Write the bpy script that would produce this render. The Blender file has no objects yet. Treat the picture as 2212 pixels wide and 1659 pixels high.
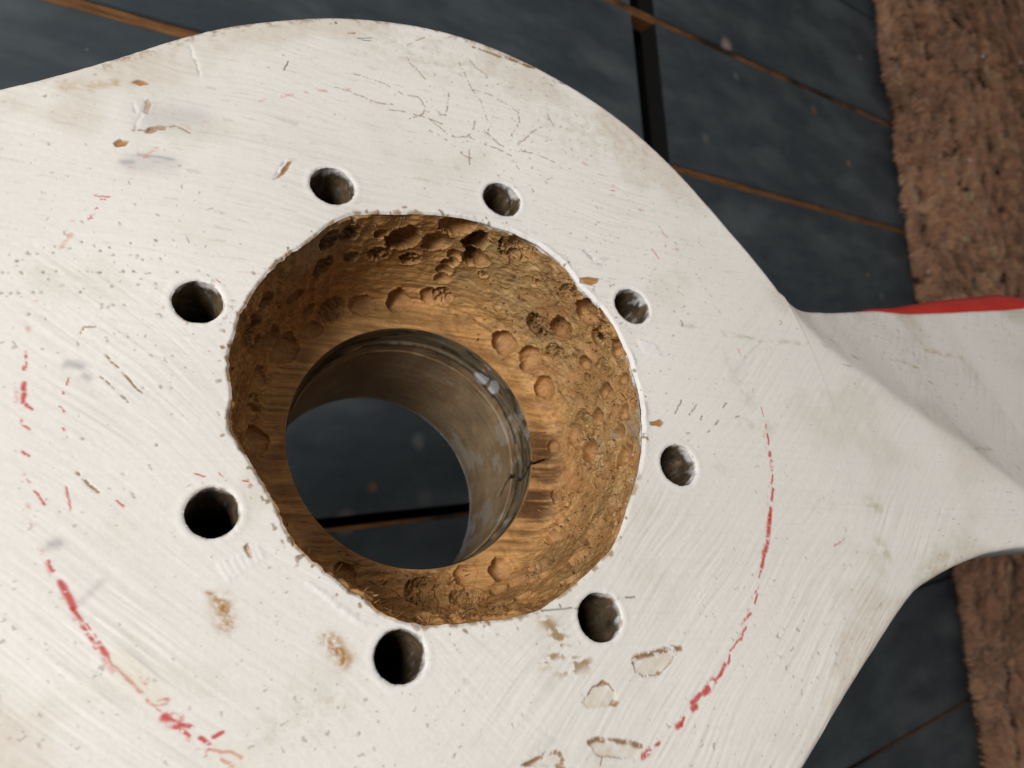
import bpy, math
import numpy as np
from mathutils import Matrix

# ------------------------------------------------------------------ frame
S = 0.065            # metres per hub unit (radius of the bolt circle)
DF = 8.0             # camera height over the floor, hub units
ROT_W = np.array([[0.787741, -0.00872, -0.615945], [-0.07793, 0.990456, -0.113687], [0.611057, 0.137557, 0.779543]])      # camera axes -> room axes (x along boards, z up)
ROT_H = np.array([[-0.52939, -0.756037, 0.384907], [0.835232, -0.3849, 0.392733], [-0.14877, 0.529396, 0.835229]])      # hub axes -> camera axes
T_H = np.array([-0.202326, -0.025371, -2.986795])          # hub face centre seen from the camera
HUBZ = 1.55          # thickness of the hub

scene = bpy.context.scene
col = scene.collection

def mat4(rot, loc):
    m = Matrix.Identity(4)
    for i in range(3):
        for j in range(3):
            m[i][j] = float(rot[i][j])
        m[i][3] = float(loc[i])
    return m

CAM_LOC = np.array([0, 0, DF]) * S
HUB_ROT = ROT_W @ ROT_H
HUB_FACE = ROT_W @ T_H * S + CAM_LOC                    # centre of the white face
HUB_BASE = HUB_FACE - HUB_ROT[:, 2] * HUBZ * S          # centre of the underside

# ------------------------------------------------------------------ camera
cd = bpy.data.cameras.new('camera')
cam = bpy.data.objects.new('camera', cd)
col.objects.link(cam)
cam.matrix_world = mat4(ROT_W, CAM_LOC)
cd.sensor_width = 36.0
cd.lens = 36.0 * 1660 / 2212
cd.clip_start = 0.005
cd.clip_end = 50
cd.dof.use_dof = True
cd.dof.focus_distance = 3.05 * S
cd.dof.aperture_fstop = 20.0
scene.camera = cam

# ------------------------------------------------------------------ world, window light and added fill
w = bpy.data.worlds.new('World')
scene.world = w
w.use_nodes = True
bg = w.node_tree.nodes['Background']
bg.inputs['Color'].default_value = (1.0, 0.93, 0.86, 1)
bg.inputs['Strength'].default_value = 0.115

def window_light(name, cdir, dist, sx, sy, power, color):
    ld = bpy.data.lights.new(name, 'AREA')
    ld.shape = 'RECTANGLE'
    ld.size, ld.size_y = sx, sy
    ld.energy = power
    ld.color = color
    o = bpy.data.objects.new(name, ld)
    col.objects.link(o)
    d = np.array(cdir, float)
    d = ROT_W @ (d / np.linalg.norm(d))
    z = d
    x = np.cross([0, 0, 1], z); x /= np.linalg.norm(x)
    y = np.cross(z, x)
    o.matrix_world = mat4(np.stack([x, y, z], 1), HUB_FACE + d * dist)
    return o
# direction given along the camera's axes (x right, y up, z backwards)
window_light('window_light', (-0.30, 0.21, 0.90), 1.1, 0.42, 0.42, 13.0, (1.0, 0.985, 0.965))
window_light('fill_light', (0.45, 0.75, 0.60), 1.5, 0.7, 0.7, 2.0, (1.0, 0.95, 0.90))  # unseen fill lamp, added to brighten the sloping blade face

scene.view_settings.view_transform = 'Standard'
scene.view_settings.look = 'None'
scene.view_settings.gamma = 1.0
scene.view_settings.exposure = 0.0
scene.view_settings.use_curve_mapping = False

# ------------------------------------------------------------------ numeric helpers
def _hash(i, j, k, seed):
    h = (i.astype(np.uint32) * np.uint32(374761393) + j.astype(np.uint32) * np.uint32(668265263)
         + k.astype(np.uint32) * np.uint32(2147483647 - 8) + np.uint32(seed * 974711 & 0xffffffff))
    h = (h ^ (h >> np.uint32(13))) * np.uint32(1274126177)
    h = (h ^ (h >> np.uint32(16))) * np.uint32(2246822519)
    return (h ^ (h >> np.uint32(15))).astype(np.float32) / np.float32(4294967295.0)

def noise(x, y, z=0.0, seed=1):
    x, y, z = np.broadcast_arrays(np.asarray(x, np.float32), np.asarray(y, np.float32), np.asarray(z, np.float32))
    i, j, k = np.floor(x), np.floor(y), np.floor(z)
    fx, fy, fz = x - i, y - j, z - k
    fx, fy, fz = [f * f * (3 - 2 * f) for f in (fx, fy, fz)]
    i, j, k = i.astype(np.int64), j.astype(np.int64), k.astype(np.int64)
    r = 0
    for a in (0, 1):
        wx = fx if a else 1 - fx
        for b in (0, 1):
            wy = fy if b else 1 - fy
            for c in (0, 1):
                wz = fz if c else 1 - fz
                r = r + wx * wy * wz * _hash(i + a, j + b, k + c, seed)
    return r * 2 - 1

def fbm(x, y, z=0.0, seed=1, octaves=4, gain=0.5):
    r, a, f = 0, 1.0, 1.0
    for o in range(octaves):
        r = r + a * noise(np.asarray(x) * f, np.asarray(y) * f, np.asarray(z) * f, seed + o * 17)
        a *= gain; f *= 2.03
    return r

def sstep(a, b, x):
    t = np.clip((x - a) / (b - a), 0, 1)
    return t * t * (3 - 2 * t)

def seg_dist(px, py, pts):
    best = np.full(px.shape, 1e9, np.float32)
    for (ax, ay), (bx, by) in zip(pts[:-1], pts[1:]):
        dx, dy = bx - ax, by - ay
        t = np.clip(((px - ax) * dx + (py - ay) * dy) / (dx * dx + dy * dy + 1e-12), 0, 1)
        best = np.minimum(best, np.hypot(px - ax - t * dx, py - ay - t * dy))
    return best

def poly_sdf(px, py, pts):
    n = len(pts)
    d = seg_dist(px, py, pts + [pts[0]])
    ins = np.zeros(px.shape, bool)
    for a in range(n):
        (x0, y0), (x1, y1) = pts[a], pts[(a + 1) % n]
        c = (y0 > py) != (y1 > py)
        ins ^= c & (px < (x1 - x0) * (py - y0) / (y1 - y0 + 1e-12) + x0)
    return np.where(ins, -d, d)

def smooth_table(tab, n=700, it=10):
    tab = np.array(tab, float)
    x = np.linspace(tab[0, 0], tab[-1, 0], n)
    c = [np.interp(x, tab[:, 0], tab[:, q]) for q in range(1, tab.shape[1])]
    for a in c:
        for _ in range(it):
            a[1:-1] = (a[:-2] + 2 * a[1:-1] + a[2:]) / 4
    return x, c

# ------------------------------------------------------------------ object helpers
def link(o, parent=None):
    col.objects.link(o)
    if parent is not None:
        o.parent = parent
    return o

def np_mesh(name, co, quads=None, tris=None, colour=None, smooth=True):
    me = bpy.data.meshes.new(name)
    co = np.asarray(co, np.float32)
    me.vertices.add(len(co))
    me.vertices.foreach_set('co', co.ravel())
    loops, starts = [], []
    pos = 0
    for f, k in ((quads, 4), (tris, 3)):
        if f is not None and len(f):
            f = np.asarray(f, np.int32)
            loops.append(f.ravel())
            starts.append(pos + np.arange(len(f), dtype=np.int32) * k)
            pos += f.size
    loops = np.concatenate(loops); starts = np.concatenate(starts)
    me.loops.add(len(loops))
    me.loops.foreach_set('vertex_index', loops)
    me.polygons.add(len(starts))
    me.polygons.foreach_set('loop_start', starts)
    if smooth:
        me.polygons.foreach_set('use_smooth', np.ones(len(starts), bool))
    if colour is not None:
        at = me.color_attributes.new('tint', 'FLOAT_COLOR', 'POINT')
        c4 = np.ones((len(co), 4), np.float32)
        c4[:, :3] = colour
        at.data.foreach_set('color', c4.ravel())
    me.update(calc_edges=True)
    me.validate()
    return me

def mesh_obj(name, me, m, parent=None):
    o = bpy.data.objects.new(name, me)
    me.materials.append(m)
    return link(o, parent)

def tag(o, label=None, category=None, kind=None, group=None):
    for k, v in (('label', label), ('category', category), ('kind', kind), ('group', group)):
        if v:
            o[k] = v
    return o

def hub_co(x, y, z):
    """hub drawing coordinates (z = depth below the white face) -> mesh coordinates"""
    return np.stack([x * S, -y * S, (HUBZ - z) * S], -1)

class Nodes:
    def __init__(self, name):
        self.m = bpy.data.materials.new(name)
        self.m.use_nodes = True
        self.t = self.m.node_tree
        self.b = self.t.nodes['Principled BSDF']
    def new(self, kind, **kw):
        n = self.t.nodes.new(kind)
        for k, v in kw.items():
            if k in n.inputs:
                n.inputs[k].default_value = v
            else:
                setattr(n, k, v)
        return n
    def link(self, a, b):
        self.t.links.new(a, b)
    def noise(self, vec, scale, detail=4.0, rough=0.55):
        n = self.new('ShaderNodeTexNoise')
        n.inputs['Scale'].default_value = scale
        n.inputs['Detail'].default_value = detail
        n.inputs['Roughness'].default_value = rough
        if vec is not None:
            self.link(vec, n.inputs['Vector'])
        return n
    def ramp(self, src, stops):
        r = self.new('ShaderNodeValToRGB')
        e = r.color_ramp.elements
        while len(e) < len(stops):
            e.new(0.5)
        for q, (p, c) in zip(e, stops):
            q.position = p
            q.color = (c, c, c, 1) if isinstance(c, (int, float)) else (*c, 1)
        self.link(src, r.inputs['Fac'])
        return r
    def mix(self, fac, a, b, mode='MIX'):
        n = self.new('ShaderNodeMix', data_type='RGBA', blend_type=mode)
        for s, v in ((0, fac), (6, a), (7, b)):
            if hasattr(v, 'links') or hasattr(v, 'is_linked'):
                self.link(v, n.inputs[s])
            elif isinstance(v, (int, float)):
                n.inputs[s].default_value = v
            else:
                n.inputs[s].default_value = (*v, 1)
        return n.outputs[2]
    def bump(self, h, strength, dist):
        n = self.new('ShaderNodeBump')
        n.inputs['Strength'].default_value = strength
        n.inputs['Distance'].default_value = dist
        self.link(h, n.inputs['Height'])
        self.link(n.outputs[0], self.b.inputs['Normal'])
        return n

def tint_material(name, rough, spec, bump_scale, bump_strength, bump_dist, var=0.06, stretch=None):
    k = Nodes(name)
    at = k.new('ShaderNodeAttribute', attribute_name='tint')
    tc = k.new('ShaderNodeTexCoord')
    vec = tc.outputs['Object']
    if stretch:
        mp = k.new('ShaderNodeMapping')
        mp.vector_type = 'TEXTURE'
        mp.inputs['Rotation'].default_value = (0, 0, stretch[0])
        mp.inputs['Scale'].default_value = stretch[1]
        k.link(vec, mp.inputs['Vector']); vec = mp.outputs[0]
    n = k.noise(vec, bump_scale, 5.0, 0.65)
    r = k.ramp(n.outputs['Fac'], [(0.3, 1 - var), (0.7, 1 + var)])
    k.link(k.mix(1.0, at.outputs['Color'], r.outputs[0], 'MULTIPLY'), k.b.inputs['Base Color'])
    k.b.inputs['Roughness'].default_value = rough
    k.b.inputs['Specular IOR Level'].default_value = spec
    k.bump(n.outputs['Fac'], bump_strength, bump_dist)
    return k.m

M_paint = tint_material('worn white paint', 0.55, 0.30, 900.0, 0.25, 0.0002, 0.03)
M_wood = tint_material('carved bare wood', 0.62, 0.28, 420.0, 0.5, 0.0005, 0.16, (math.radians(60), (3.2, 0.75, 0.75)))
M_bore = tint_material('oiled bore wood', 0.62, 0.18, 500.0, 0.35, 0.0002, 0.10)
M_hole = tint_material('grimy drilled wood', 0.7, 0.25, 600.0, 0.6, 0.0005, 0.30)
# ================================================================== FLOOR
D = DF * S
def board_material(name):
    k = Nodes(name)
    tc = k.new('ShaderNodeTexCoord'); geo = k.new('ShaderNodeNewGeometry')
    oi = k.new('ShaderNodeObjectInfo')
    P = geo.outputs['Position']
    mp = k.new('ShaderNodeMapping'); mp.inputs['Scale'].default_value = (1.0, 2.6, 1.0)
    k.link(P, mp.inputs['Vector'])
    n1 = k.noise(mp.outputs[0], 9.0, 5.0, 0.6)
    n2 = k.noise(P, 26.0, 6.0, 0.7)
    n3 = k.noise(mp.outputs[0], 85.0, 3.0, 0.6)
    c = k.ramp(n1.outputs['Fac'], [(0.30, (0.038, 0.051, 0.064)), (0.52, (0.058, 0.075, 0.087)), (0.72, (0.095, 0.116, 0.125))])
    mw = k.new('ShaderNodeMapping'); mw.inputs['Rotation'].default_value = (0, 0, 0.9); mw.inputs['Scale'].default_value = (1.0, 2.6, 1.0)
    k.link(P, mw.inputs['Vector'])
    nw = k.noise(mw.outputs[0], 6.5, 3.5, 0.55)
    wp = k.ramp(nw.outputs['Fac'], [(0.48, 0.0), (0.76, 0.75)])
    base = k.mix(wp.outputs[0], c.outputs[0], (0.155, 0.180, 0.190))
    sc = k.ramp(n2.outputs['Fac'], [(0.60, 0.0), (0.78, 0.35)])
    base = k.mix(sc.outputs[0], base, (0.19, 0.20, 0.20))
    base = k.mix(0.12, base, k.ramp(n3.outputs['Fac'], [(0.3, (0.014, 0.019, 0.026)), (0.75, (0.085, 0.095, 0.10))]).outputs[0])
    # dried flecks: where noise peaks, small pale or tan specks
    n4 = k.noise(P, 130.0, 1.0, 0.5)
    fl = k.ramp(n4.outputs['Fac'], [(0.775, 0.0), (0.81, 0.7)])
    n5 = k.noise(P, 40.0, 1.0, 0.5)
    fc = k.ramp(n5.outputs['Fac'], [(0.45, (0.20, 0.19, 0.185)), (0.6, (0.20, 0.115, 0.06))])
    base = k.mix(fl.outputs[0], base, fc.outputs[0])
    # a few drips of pale primer and tan scuffs at their places
    for (x, y, r, cc) in FLECKS:
        dn = k.new('ShaderNodeVectorMath', operation='DISTANCE')
        wr = k.new('ShaderNodeVectorMath', operation='MULTIPLY_ADD')
        wr.inputs[1].default_value = (0.012, 0.012, 0.0)
        k.link(n2.outputs['Color'], wr.inputs[0]); k.link(P, wr.inputs[2])
        k.link(wr.outputs[0], dn.inputs[0]); dn.inputs[1].default_value = (x + 0.006, y + 0.006, 0.0)
        rr = k.new('ShaderNodeMapRange')
        rr.inputs['From Min'].default_value = r; rr.inputs['From Max'].default_value = r * 0.3
        k.link(dn.outputs['Value'], rr.inputs['Value'])
        base = k.mix(rr.outputs[0], base, cc)
    k.link(base, k.b.inputs['Base Color'])
    rg = k.ramp(n2.outputs['Fac'], [(0.3, 0.42), (0.7, 0.62)])
    k.link(rg.outputs[0], k.b.inputs['Roughness'])
    k.b.inputs['Specular IOR Level'].default_value = 0.35
    k.bump(n3.outputs['Fac'], 0.15, 0.0004)
    return k.m

def raw_wood_material(name):
    k = Nodes(name)
    geo = k.new('ShaderNodeNewGeometry')
    mp = k.new('ShaderNodeMapping'); mp.inputs['Scale'].default_value = (1.0, 8.0, 1.0)
    k.link(geo.outputs['Position'], mp.inputs['Vector'])
    n = k.noise(mp.outputs[0], 30.0, 5.0, 0.65)
    c = k.ramp(n.outputs['Fac'], [(0.30, (0.07, 0.030, 0.011)), (0.5, (0.22, 0.092, 0.027)), (0.72, (0.34, 0.16, 0.055))])
    nd = k.noise(geo.outputs['Position'], 7.0, 3.0)
    dk = k.ramp(nd.outputs['Fac'], [(0.36, 0.9), (0.46, 0.0)])
    k.link(k.mix(dk.outputs[0], c.outputs[0], (0.012, 0.008, 0.006)), k.b.inputs['Base Color'])
    k.b.inputs['Roughness'].default_value = 0.75
    k.bump(n.outputs['Fac'], 0.5, 0.0008)
    return k.m

def plain_material(name, c, rough=0.8):
    k = Nodes(name)
    geo = k.new('ShaderNodeNewGeometry')
    n = k.noise(geo.outputs['Position'], 60.0, 4.0)
    r = k.ramp(n.outputs['Fac'], [(0.3, tuple(q * 0.8 for q in c)), (0.7, tuple(q * 1.15 for q in c))])
    k.link(r.outputs[0], k.b.inputs['Base Color'])
    k.b.inputs['Roughness'].default_value = rough
    return k.m

FLECKS = [(0.7894, 0.5, 0.013300000000000001, (0.34, 0.27, 0.25)), (0.6196, 0.4971, 0.00532, (0.3, 0.25, 0.2)), (0.9777, 0.4622, 0.00931, (0.22, 0.11, 0.06)), (1.0549, 0.4005, 0.00532, (0.42, 0.26, 0.15)), (1.1341, 0.5836, 0.0066500000000000005, (0.17, 0.18, 0.18)), (0.6249, 0.4554, 0.00532, (0.16, 0.15, 0.13)), (0.8016, 0.464, 0.0066500000000000005, (0.15, 0.16, 0.16)), (0.7262, 0.3666, 0.007980000000000001, (0.13, 0.14, 0.14)), (0.3137, 0.029, 0.007980000000000001, (0.15, 0.16, 0.17)), (0.3551, 0.0263, 0.007980000000000001, (0.17, 0.17, 0.19)), (0.3158, -0.0154, 0.00931, (0.11, 0.13, 0.14)), (0.2713, -0.0038, 0.00532, (0.2, 0.1, 0.05)), (0.2486, -0.0271, 0.01064, (0.22, 0.2, 0.19)), (0.3903, -0.0776, 0.00532, (0.2, 0.18, 0.17)), (1.0679, 0.2371, 0.00532, (0.2, 0.16, 0.06)), (1.1005, 0.2095, 0.007980000000000001, (0.13, 0.14, 0.14))]
M_board = board_material('slate blue floor paint')
M_raw = raw_wood_material('bare tongue of the boards')
M_void = plain_material('dark underfloor and end shade', (0.004, 0.0035, 0.003))

def box_mesh(name, x0, x1, y0, y1, z0, z1, bev=0.0, ends=False):
    """a plank: box with its long upper edges eased"""
    b = bev
    ys = [(y0, z0), (y1, z0), (y1, z1 - b), (y1 - b, z1), (y0 + b, z1), (y0, z1 - b)]
    co = [(x, y, z) for x in (x0, x1) for y, z in ys]
    f = [[i, (i + 1) % 6, (i + 1) % 6 + 6, i + 6] for i in range(6)]
    me = bpy.data.meshes.new(name)
    me.from_pydata(co, [], f + [list(range(5, -1, -1)), list(range(6, 12))])
    me.update()
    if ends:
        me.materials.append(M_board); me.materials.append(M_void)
        me.polygons[6].material_index = 1; me.polygons[7].material_index = 1  # near-black board ends: the slot's shade is put into their colour
    return me

XA, XB = -2.4 * D, 4.4 * D
fl = mesh_obj('floor', box_mesh('floor', XA, XB, -2.6 * D, 3.2 * D, -0.075, -0.052), M_void)
tag(fl, kind='structure')
GAPW = {1: 0.015, 0: 0.016, 2: 0.005, -1: 0.006, -2: 0.0200, -3: 0.006, -4: 0.0090}
def gap(k):
    return 0.6145 + 0.3336 * k
SLOT = (1.185, 1.262)         # where two short boards begin: (end of the left run, start of the right run)
for k in range(-9, 7):
    y0 = D * (gap(k) + GAPW.get(k, 0.007) / 2)
    y1 = D * (gap(k + 1) - GAPW.get(k + 1, 0.007) / 2)
    runs = [(XA, XB)]
    if k >= 0:
        runs = [(XA, SLOT[0] * D), (SLOT[1] * D, XB)]
    for (a, b) in runs:
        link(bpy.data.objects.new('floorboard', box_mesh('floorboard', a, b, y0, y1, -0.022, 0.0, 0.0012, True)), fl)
    # bare tongue standing in the joint, a little below the painted face
    g = gap(k) * D; wd = GAPW.get(k, 0.007) * D
    if k in (0, 1):
        mesh_obj('tongue_strip', box_mesh('tongue_strip', XA, XB, g - wd * 0.62, g + wd * 0.62, -0.021, -0.0028), M_raw, fl)
    elif k in (-2, -4):
        mesh_obj('tongue_strip', box_mesh('tongue_strip', XA, XB, g - wd * 0.60, g - wd * 0.22, -0.020, -0.0016), M_raw, fl)

# ================================================================== RUG
def rug_material():
    k = Nodes('brown shag pile')
    at = k.new('ShaderNodeAttribute', attribute_name='tint')
    k.link(at.outputs['Color'], k.b.inputs['Base Color'])
    k.b.inputs['Roughness'].default_value = 0.75
    k.b.inputs['Specular IOR Level'].default_value = 0.2
    k.b.inputs['Sheen Weight'].default_value = 0.25
    k.b.inputs['Sheen Roughness'].default_value = 0.4
    return k.m
QS = DF / 6.0
RX0, RX1, RY0, RY1 = 2.30 * D, 3.75 * D, -1.55 * D, 1.85 * D
rug = bpy.data.objects.new('shag_rug', None); link(rug)
rug.location = ((RX0 + RX1) / 2, (RY0 + RY1) / 2, 0)
tag(rug, 'brown shaggy pile rug lying on the dark floorboards', 'rug')
ox, oy = rug.location[0], rug.location[1]
M_rugbase = plain_material('rug backing', (0.05, 0.024, 0.014))
mesh_obj('backing', box_mesh('backing', RX0 - ox + 0.008, RX1 - ox, RY0 - oy, RY1 - oy, 0.0005, 0.005, 0.001), M_rugbase, rug)
rng = np.random.default_rng(7)
NSTR = 190000
NT_ = 6500
tx = RX0 + 0.006 * QS + (RX1 - RX0) * rng.random(NT_) ** 1.2
ty = rng.uniform(RY0, RY1, NT_)
edge = np.exp(-(tx - RX0) / (0.03 * QS))
ang = math.pi + (1.1 * fbm(tx * 6 / QS, ty * 6 / QS, 0, 3, 3) + rng.normal(0, .16, NT_)) * (1 - .6 * edge)
lay = rng.uniform(.014, .026, NT_) * QS
tlz = QS * (0.0135 + 0.0065 * fbm(tx * 34 / QS, ty * 11 / QS, 0, 9, 3) + rng.normal(0, .0016, NT_)).clip(.006)
fur = np.exp(-((((tx - RX0) * 1.0 + .010 * noise(ty * 14, 0, 0, 8)) % (.062 * QS) - .031 * QS) / (.006 * QS)) ** 2)
tlz *= 1 - .5 * fur
tt = (0.95 + 0.28 * fbm(tx * 10 / QS, ty * 10 / QS, 0, 31, 3) + 0.22 * rng.normal(0, 1, NT_)).clip(.5, 1.6)
ti = rng.integers(0, NT_, NSTR)
dxr, dyr = rng.normal(0, .0050 * QS, NSTR), rng.normal(0, .0050 * QS, NSTR)
sx = np.maximum(tx[ti] + dxr, RX0 + .002); sy = ty[ti] + dyr
an_ = ang[ti] + rng.normal(0, .11, NSTR)
ll = lay[ti] * rng.uniform(.7, 1.15, NSTR)
hx_, hy_ = np.cos(an_), np.sin(an_)
conv = rng.uniform(.35, .8, NSTR)
root = np.stack([sx - ox, sy - oy, np.full(NSTR, 0.003)], 1)
hz = tlz[ti] * rng.uniform(.75, 1.1, NSTR)
p1 = np.stack([sx - ox + hx_ * ll * .22, sy - oy + hy_ * ll * .22, hz * .85], 1)
p2 = np.stack([sx - ox + hx_ * ll * .62 - dxr * .25 * conv, sy - oy + hy_ * ll * .62 - dyr * .25 * conv, hz], 1)
p3 = np.stack([sx - ox + hx_ * ll - dxr * .6 * conv, sy - oy + hy_ * ll - dyr * .6 * conv, hz * .72], 1)
wv = np.stack([-hy_, hx_, np.zeros(NSTR)], 1) * (0.00048 * QS * rng.uniform(0.6, 1.4, NSTR))[:, None]
wv[:, 2] += rng.normal(0, .0002, NSTR)
co = np.stack([root - wv, root + wv, p1 - wv, p1 + wv, p2 - wv * .8, p2 + wv * .8, p3], 1).reshape(-1, 3)
b0 = np.arange(NSTR)[:, None] * 7
quads = np.concatenate([b0 + [0, 1, 3, 2], b0 + [2, 3, 5, 4]])
tris = b0 + [4, 5, 6]
tone = tt[ti] * rng.uniform(.8, 1.2, NSTR)
cc = np.array([0.74, 0.415, 0.250]) * tone[:, None]
cc += np.array([0.03, 0.0, -0.005]) * rng.normal(0, 0.5, NSTR)[:, None]
pile_c = (cc[:, None, :] * np.ones((1, 7, 1))).reshape(-1, 3).clip(0.01, 0.9)
pile = mesh_obj('pile', np_mesh('pile', co, quads, tris, pile_c, False), rug_material(), rug)
tag(pile, kind='stuff')

# bits of lint caught in the pile
M_lint = plain_material('white lint', (0.75, 0.72, 0.72), 0.6)
for (x, y, r, lab) in [(1.5649, 0.6976, 0.0033, 'white lint speck on the rug, the upper of the two in open pile'), (1.4283, 0.4685, 0.0033, 'white lint speck on the rug midway down, beside a dark furrow'), (1.2034, 0.2491, 0.0024000000000000002, 'tiny white lint speck on the rug just above the red blade edge'), (1.7692, 0.7435, 0.003, 'white lint speck at the far right edge of the rug')]:
    u, v = np.meshgrid(np.linspace(0, 2 * math.pi, 11)[:-1], np.linspace(0.15, math.pi - 0.15, 6))
    rr = r * (1 + 0.45 * fbm(np.cos(u) * 2 + x * 50, np.sin(u) * 2, v * 2, 3, 2))
    cv = np.stack([rr * np.sin(v) * np.cos(u), rr * np.sin(v) * np.sin(u) * 0.8, rr * np.cos(v) * 0.7], -1).reshape(-1, 3)
    q = [[i * 10 + j, i * 10 + (j + 1) % 10, (i + 1) * 10 + (j + 1) % 10, (i + 1) * 10 + j] for i in range(5) for j in range(10)]
    me = bpy.data.meshes.new('lint'); me.from_pydata(cv.tolist(), [], q + [list(range(9, -1, -1)), list(range(50, 60))]); me.update()
    o = mesh_obj('lint_speck', me, M_lint); o.location = (x, y, 0.0185 * QS)
    tag(o, lab, 'lint')

# ================================================================== PROPELLER
prop = bpy.data.objects.new('propeller', None); link(prop)
prop.matrix_world = mat4(HUB_ROT, HUB_BASE)
tag(prop, 'white painted wooden propeller with carved out hub and eight bolt holes', 'propeller')

RIM = [(0.85, -0.452), (0.814, 14.145), (0.819, 28.156), (0.831, 37.405), (0.842, 47.697), (0.862, 59.181), (0.855, 67.135), (0.824, 77.316), (0.844, 85.964), (0.841, 95.568), (0.833, 106.862), (0.825, 118.648), (0.82, 131.171), (0.816, 142.055), (0.811, 151.594), (0.844, 164.606), (0.848, 174.22), (0.851, -175.645), (0.874, -166.521), (0.864, -150.907), (0.88, -143.002), (0.889, -135.475), (0.885, -129.051), (0.86, -122.362), (0.853, -114.912), (0.853, -104.509), (0.825, -96.272), (0.815, -86.754), (0.836, -79.053), (0.856, -74.612), (0.837, -66.515), (0.849, -57.317), (0.85, -44.253), (0.844, -31.799), (0.832, -25.078), (0.826, -16.792), (0.844, -7.917), (0.846, -4.133)]
_ra = np.array([a for r, a in RIM]) % 360; _o = np.argsort(_ra); _rr = np.array([r for r, a in RIM])
def rim(th, ragged=True):
    dg = np.degrees(th) % 360
    a = np.arange(0, 360, 0.5)
    t = np.interp(a, _ra[_o], _rr[_o], period=360)
    for _ in range(8):
        t = (np.roll(t, 1) + 4 * t + np.roll(t, -1)) / 6
    r = np.interp(dg, a, t, period=360)
    if ragged:
        c, s = np.cos(th) * 3, np.sin(th) * 3
        left = sstep(205, 240, dg) * (1 - sstep(335, 355, dg))
        r = r + 0.003 * fbm(c * 3, s * 3, 0, 4, 3) + (0.0012 + 0.0035 * left) * fbm(c * 9, s * 9, 0, 8, 3)
    return r

_KR = np.array([.575, .60, .66, .715, .755, .785, .81, .84]); _KZ = np.array([.60, .60, .605, .585, .52, .40, .20, 0])
_L = np.r_[0, np.cumsum(np.hypot(np.diff(_KR), np.diff(_KZ)))]; _L /= _L[-1]
_fs = np.linspace(0, 1, 400); _pr = np.interp(_fs, _L, _KR); _pz = np.interp(_fs, _L, _KZ)
for _ in range(30):
    _pr[1:-1] = (_pr[:-2] + 2 * _pr[1:-1] + _pr[2:]) / 4; _pz[1:-1] = (_pz[:-2] + 2 * _pz[1:-1] + _pz[2:]) / 4
def recess_profile(s, th, rm):
    return np.interp(s, _fs, _pr) + (rm - .84) * np.clip((s - .25) / .75, 0, 1) ** 1.2, np.interp(s, _fs, _pz)

# ---- outline of the boss and of the blade roots (u along the blade, v across)
N = 1980
I0, I1, J0, J1 = 539, 924, 1529, 1914           # arcs where the two blades leave the boss
ROUT = np.array([(-12, 1.86), (-6, 1.86), (6.4, 1.87), (14.4, 1.89), (26.7, 1.912), (32.8, 1.918), (35.9, 1.923), (42.2, 1.918), (48.9, 1.912), (55.9, 1.905),
        (61.6, 1.897), (67.7, 1.882), (73.3, 1.872), (78.9, 1.866), (86, 1.873), (93.1, 1.903), (97.3, 1.930), (98, 1.936),
        (168, 1.95), (185, 1.90), (210, 1.88), (240, 1.86), (265, 1.83), (278, 1.86), (348, 1.86)])
_a = np.arange(-12, 348.01, 0.5); _t = np.interp(_a, ROUT[:, 0], ROUT[:, 1])
for _ in range(10):
    _t[1:-1] = (_t[:-2] + 2 * _t[1:-1] + _t[2:]) / 4
def rout(th):
    dg = (np.degrees(th) + 12) % 360 - 12
    return np.interp(dg, _a, _t)
UT = 18.5            # blade tip
ux, uc = smooth_table([(1.795, .725, 0), (1.825, .694, .010), (1.86, .681, .024), (1.936, .680, .06), (2.08, .715, .13), (2.40, .81, .24), (2.98, .99, .40), (3.37, 1.055, .47),
                       (3.785, 1.15, .53), (4.86, 1.37, .60), (10, 1.45, .42), (16, 1.0, .25), (UT, .25, .10)], 2600, 60)
lx_, lc_ = smooth_table([(1.305, -1.449), (1.61, -1.2), (1.86, -1.01), (2.02, -.89), (2.15, -.80), (2.29, -.75), (2.47, -.69), (2.72, -.63), (3.0, -.60),
                         (3.6, -.62), (4.86, -.7), (10, -.8), (16, -.55), (UT, -.1)], 2600, 80)
l2x, l2c = smooth_table([(1.24, -1.385), (1.42, -1.235), (1.67, -1.045), (1.92, -.91), (2.15, -.80), (2.47, -.69), (3.0, -.60),
                         (3.6, -.62), (4.86, -.7), (10, -.8), (16, -.55), (UT, -.1)], 2600, 80)
cx_, cc_ = smooth_table([(1.70, .84), (1.80, .70), (1.92, .54), (2.03, .44), (2.2, .32), (2.33, .25), (2.48, .15), (2.67, .03), (2.87, -.07), (3.01, -.17),
                         (3.16, -.28), (3.7, -.6), (UT, -1.)], 2600, 6)
def blade_depth(u, v):
    e = np.interp(u, ux, uc[0]); ze = np.interp(u, ux, uc[1]); c = np.interp(u, cx_, cc_[0])
    x = v - c
    x = (x + np.sqrt(x * x + 0.05 ** 2)) / 2
    q = np.clip(x / np.maximum(e - c, 0.05), 0, 1.2)
    return np.where(u > 1.72, ze * q ** 0.85, 0.0)

def g_of(tau, nt):
    g1 = 2.8 / (UT - 1.795)
    return np.where(tau < .8, tau / .8 * g1, g1 + (tau - .8) / .2 * (1 - g1))

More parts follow.
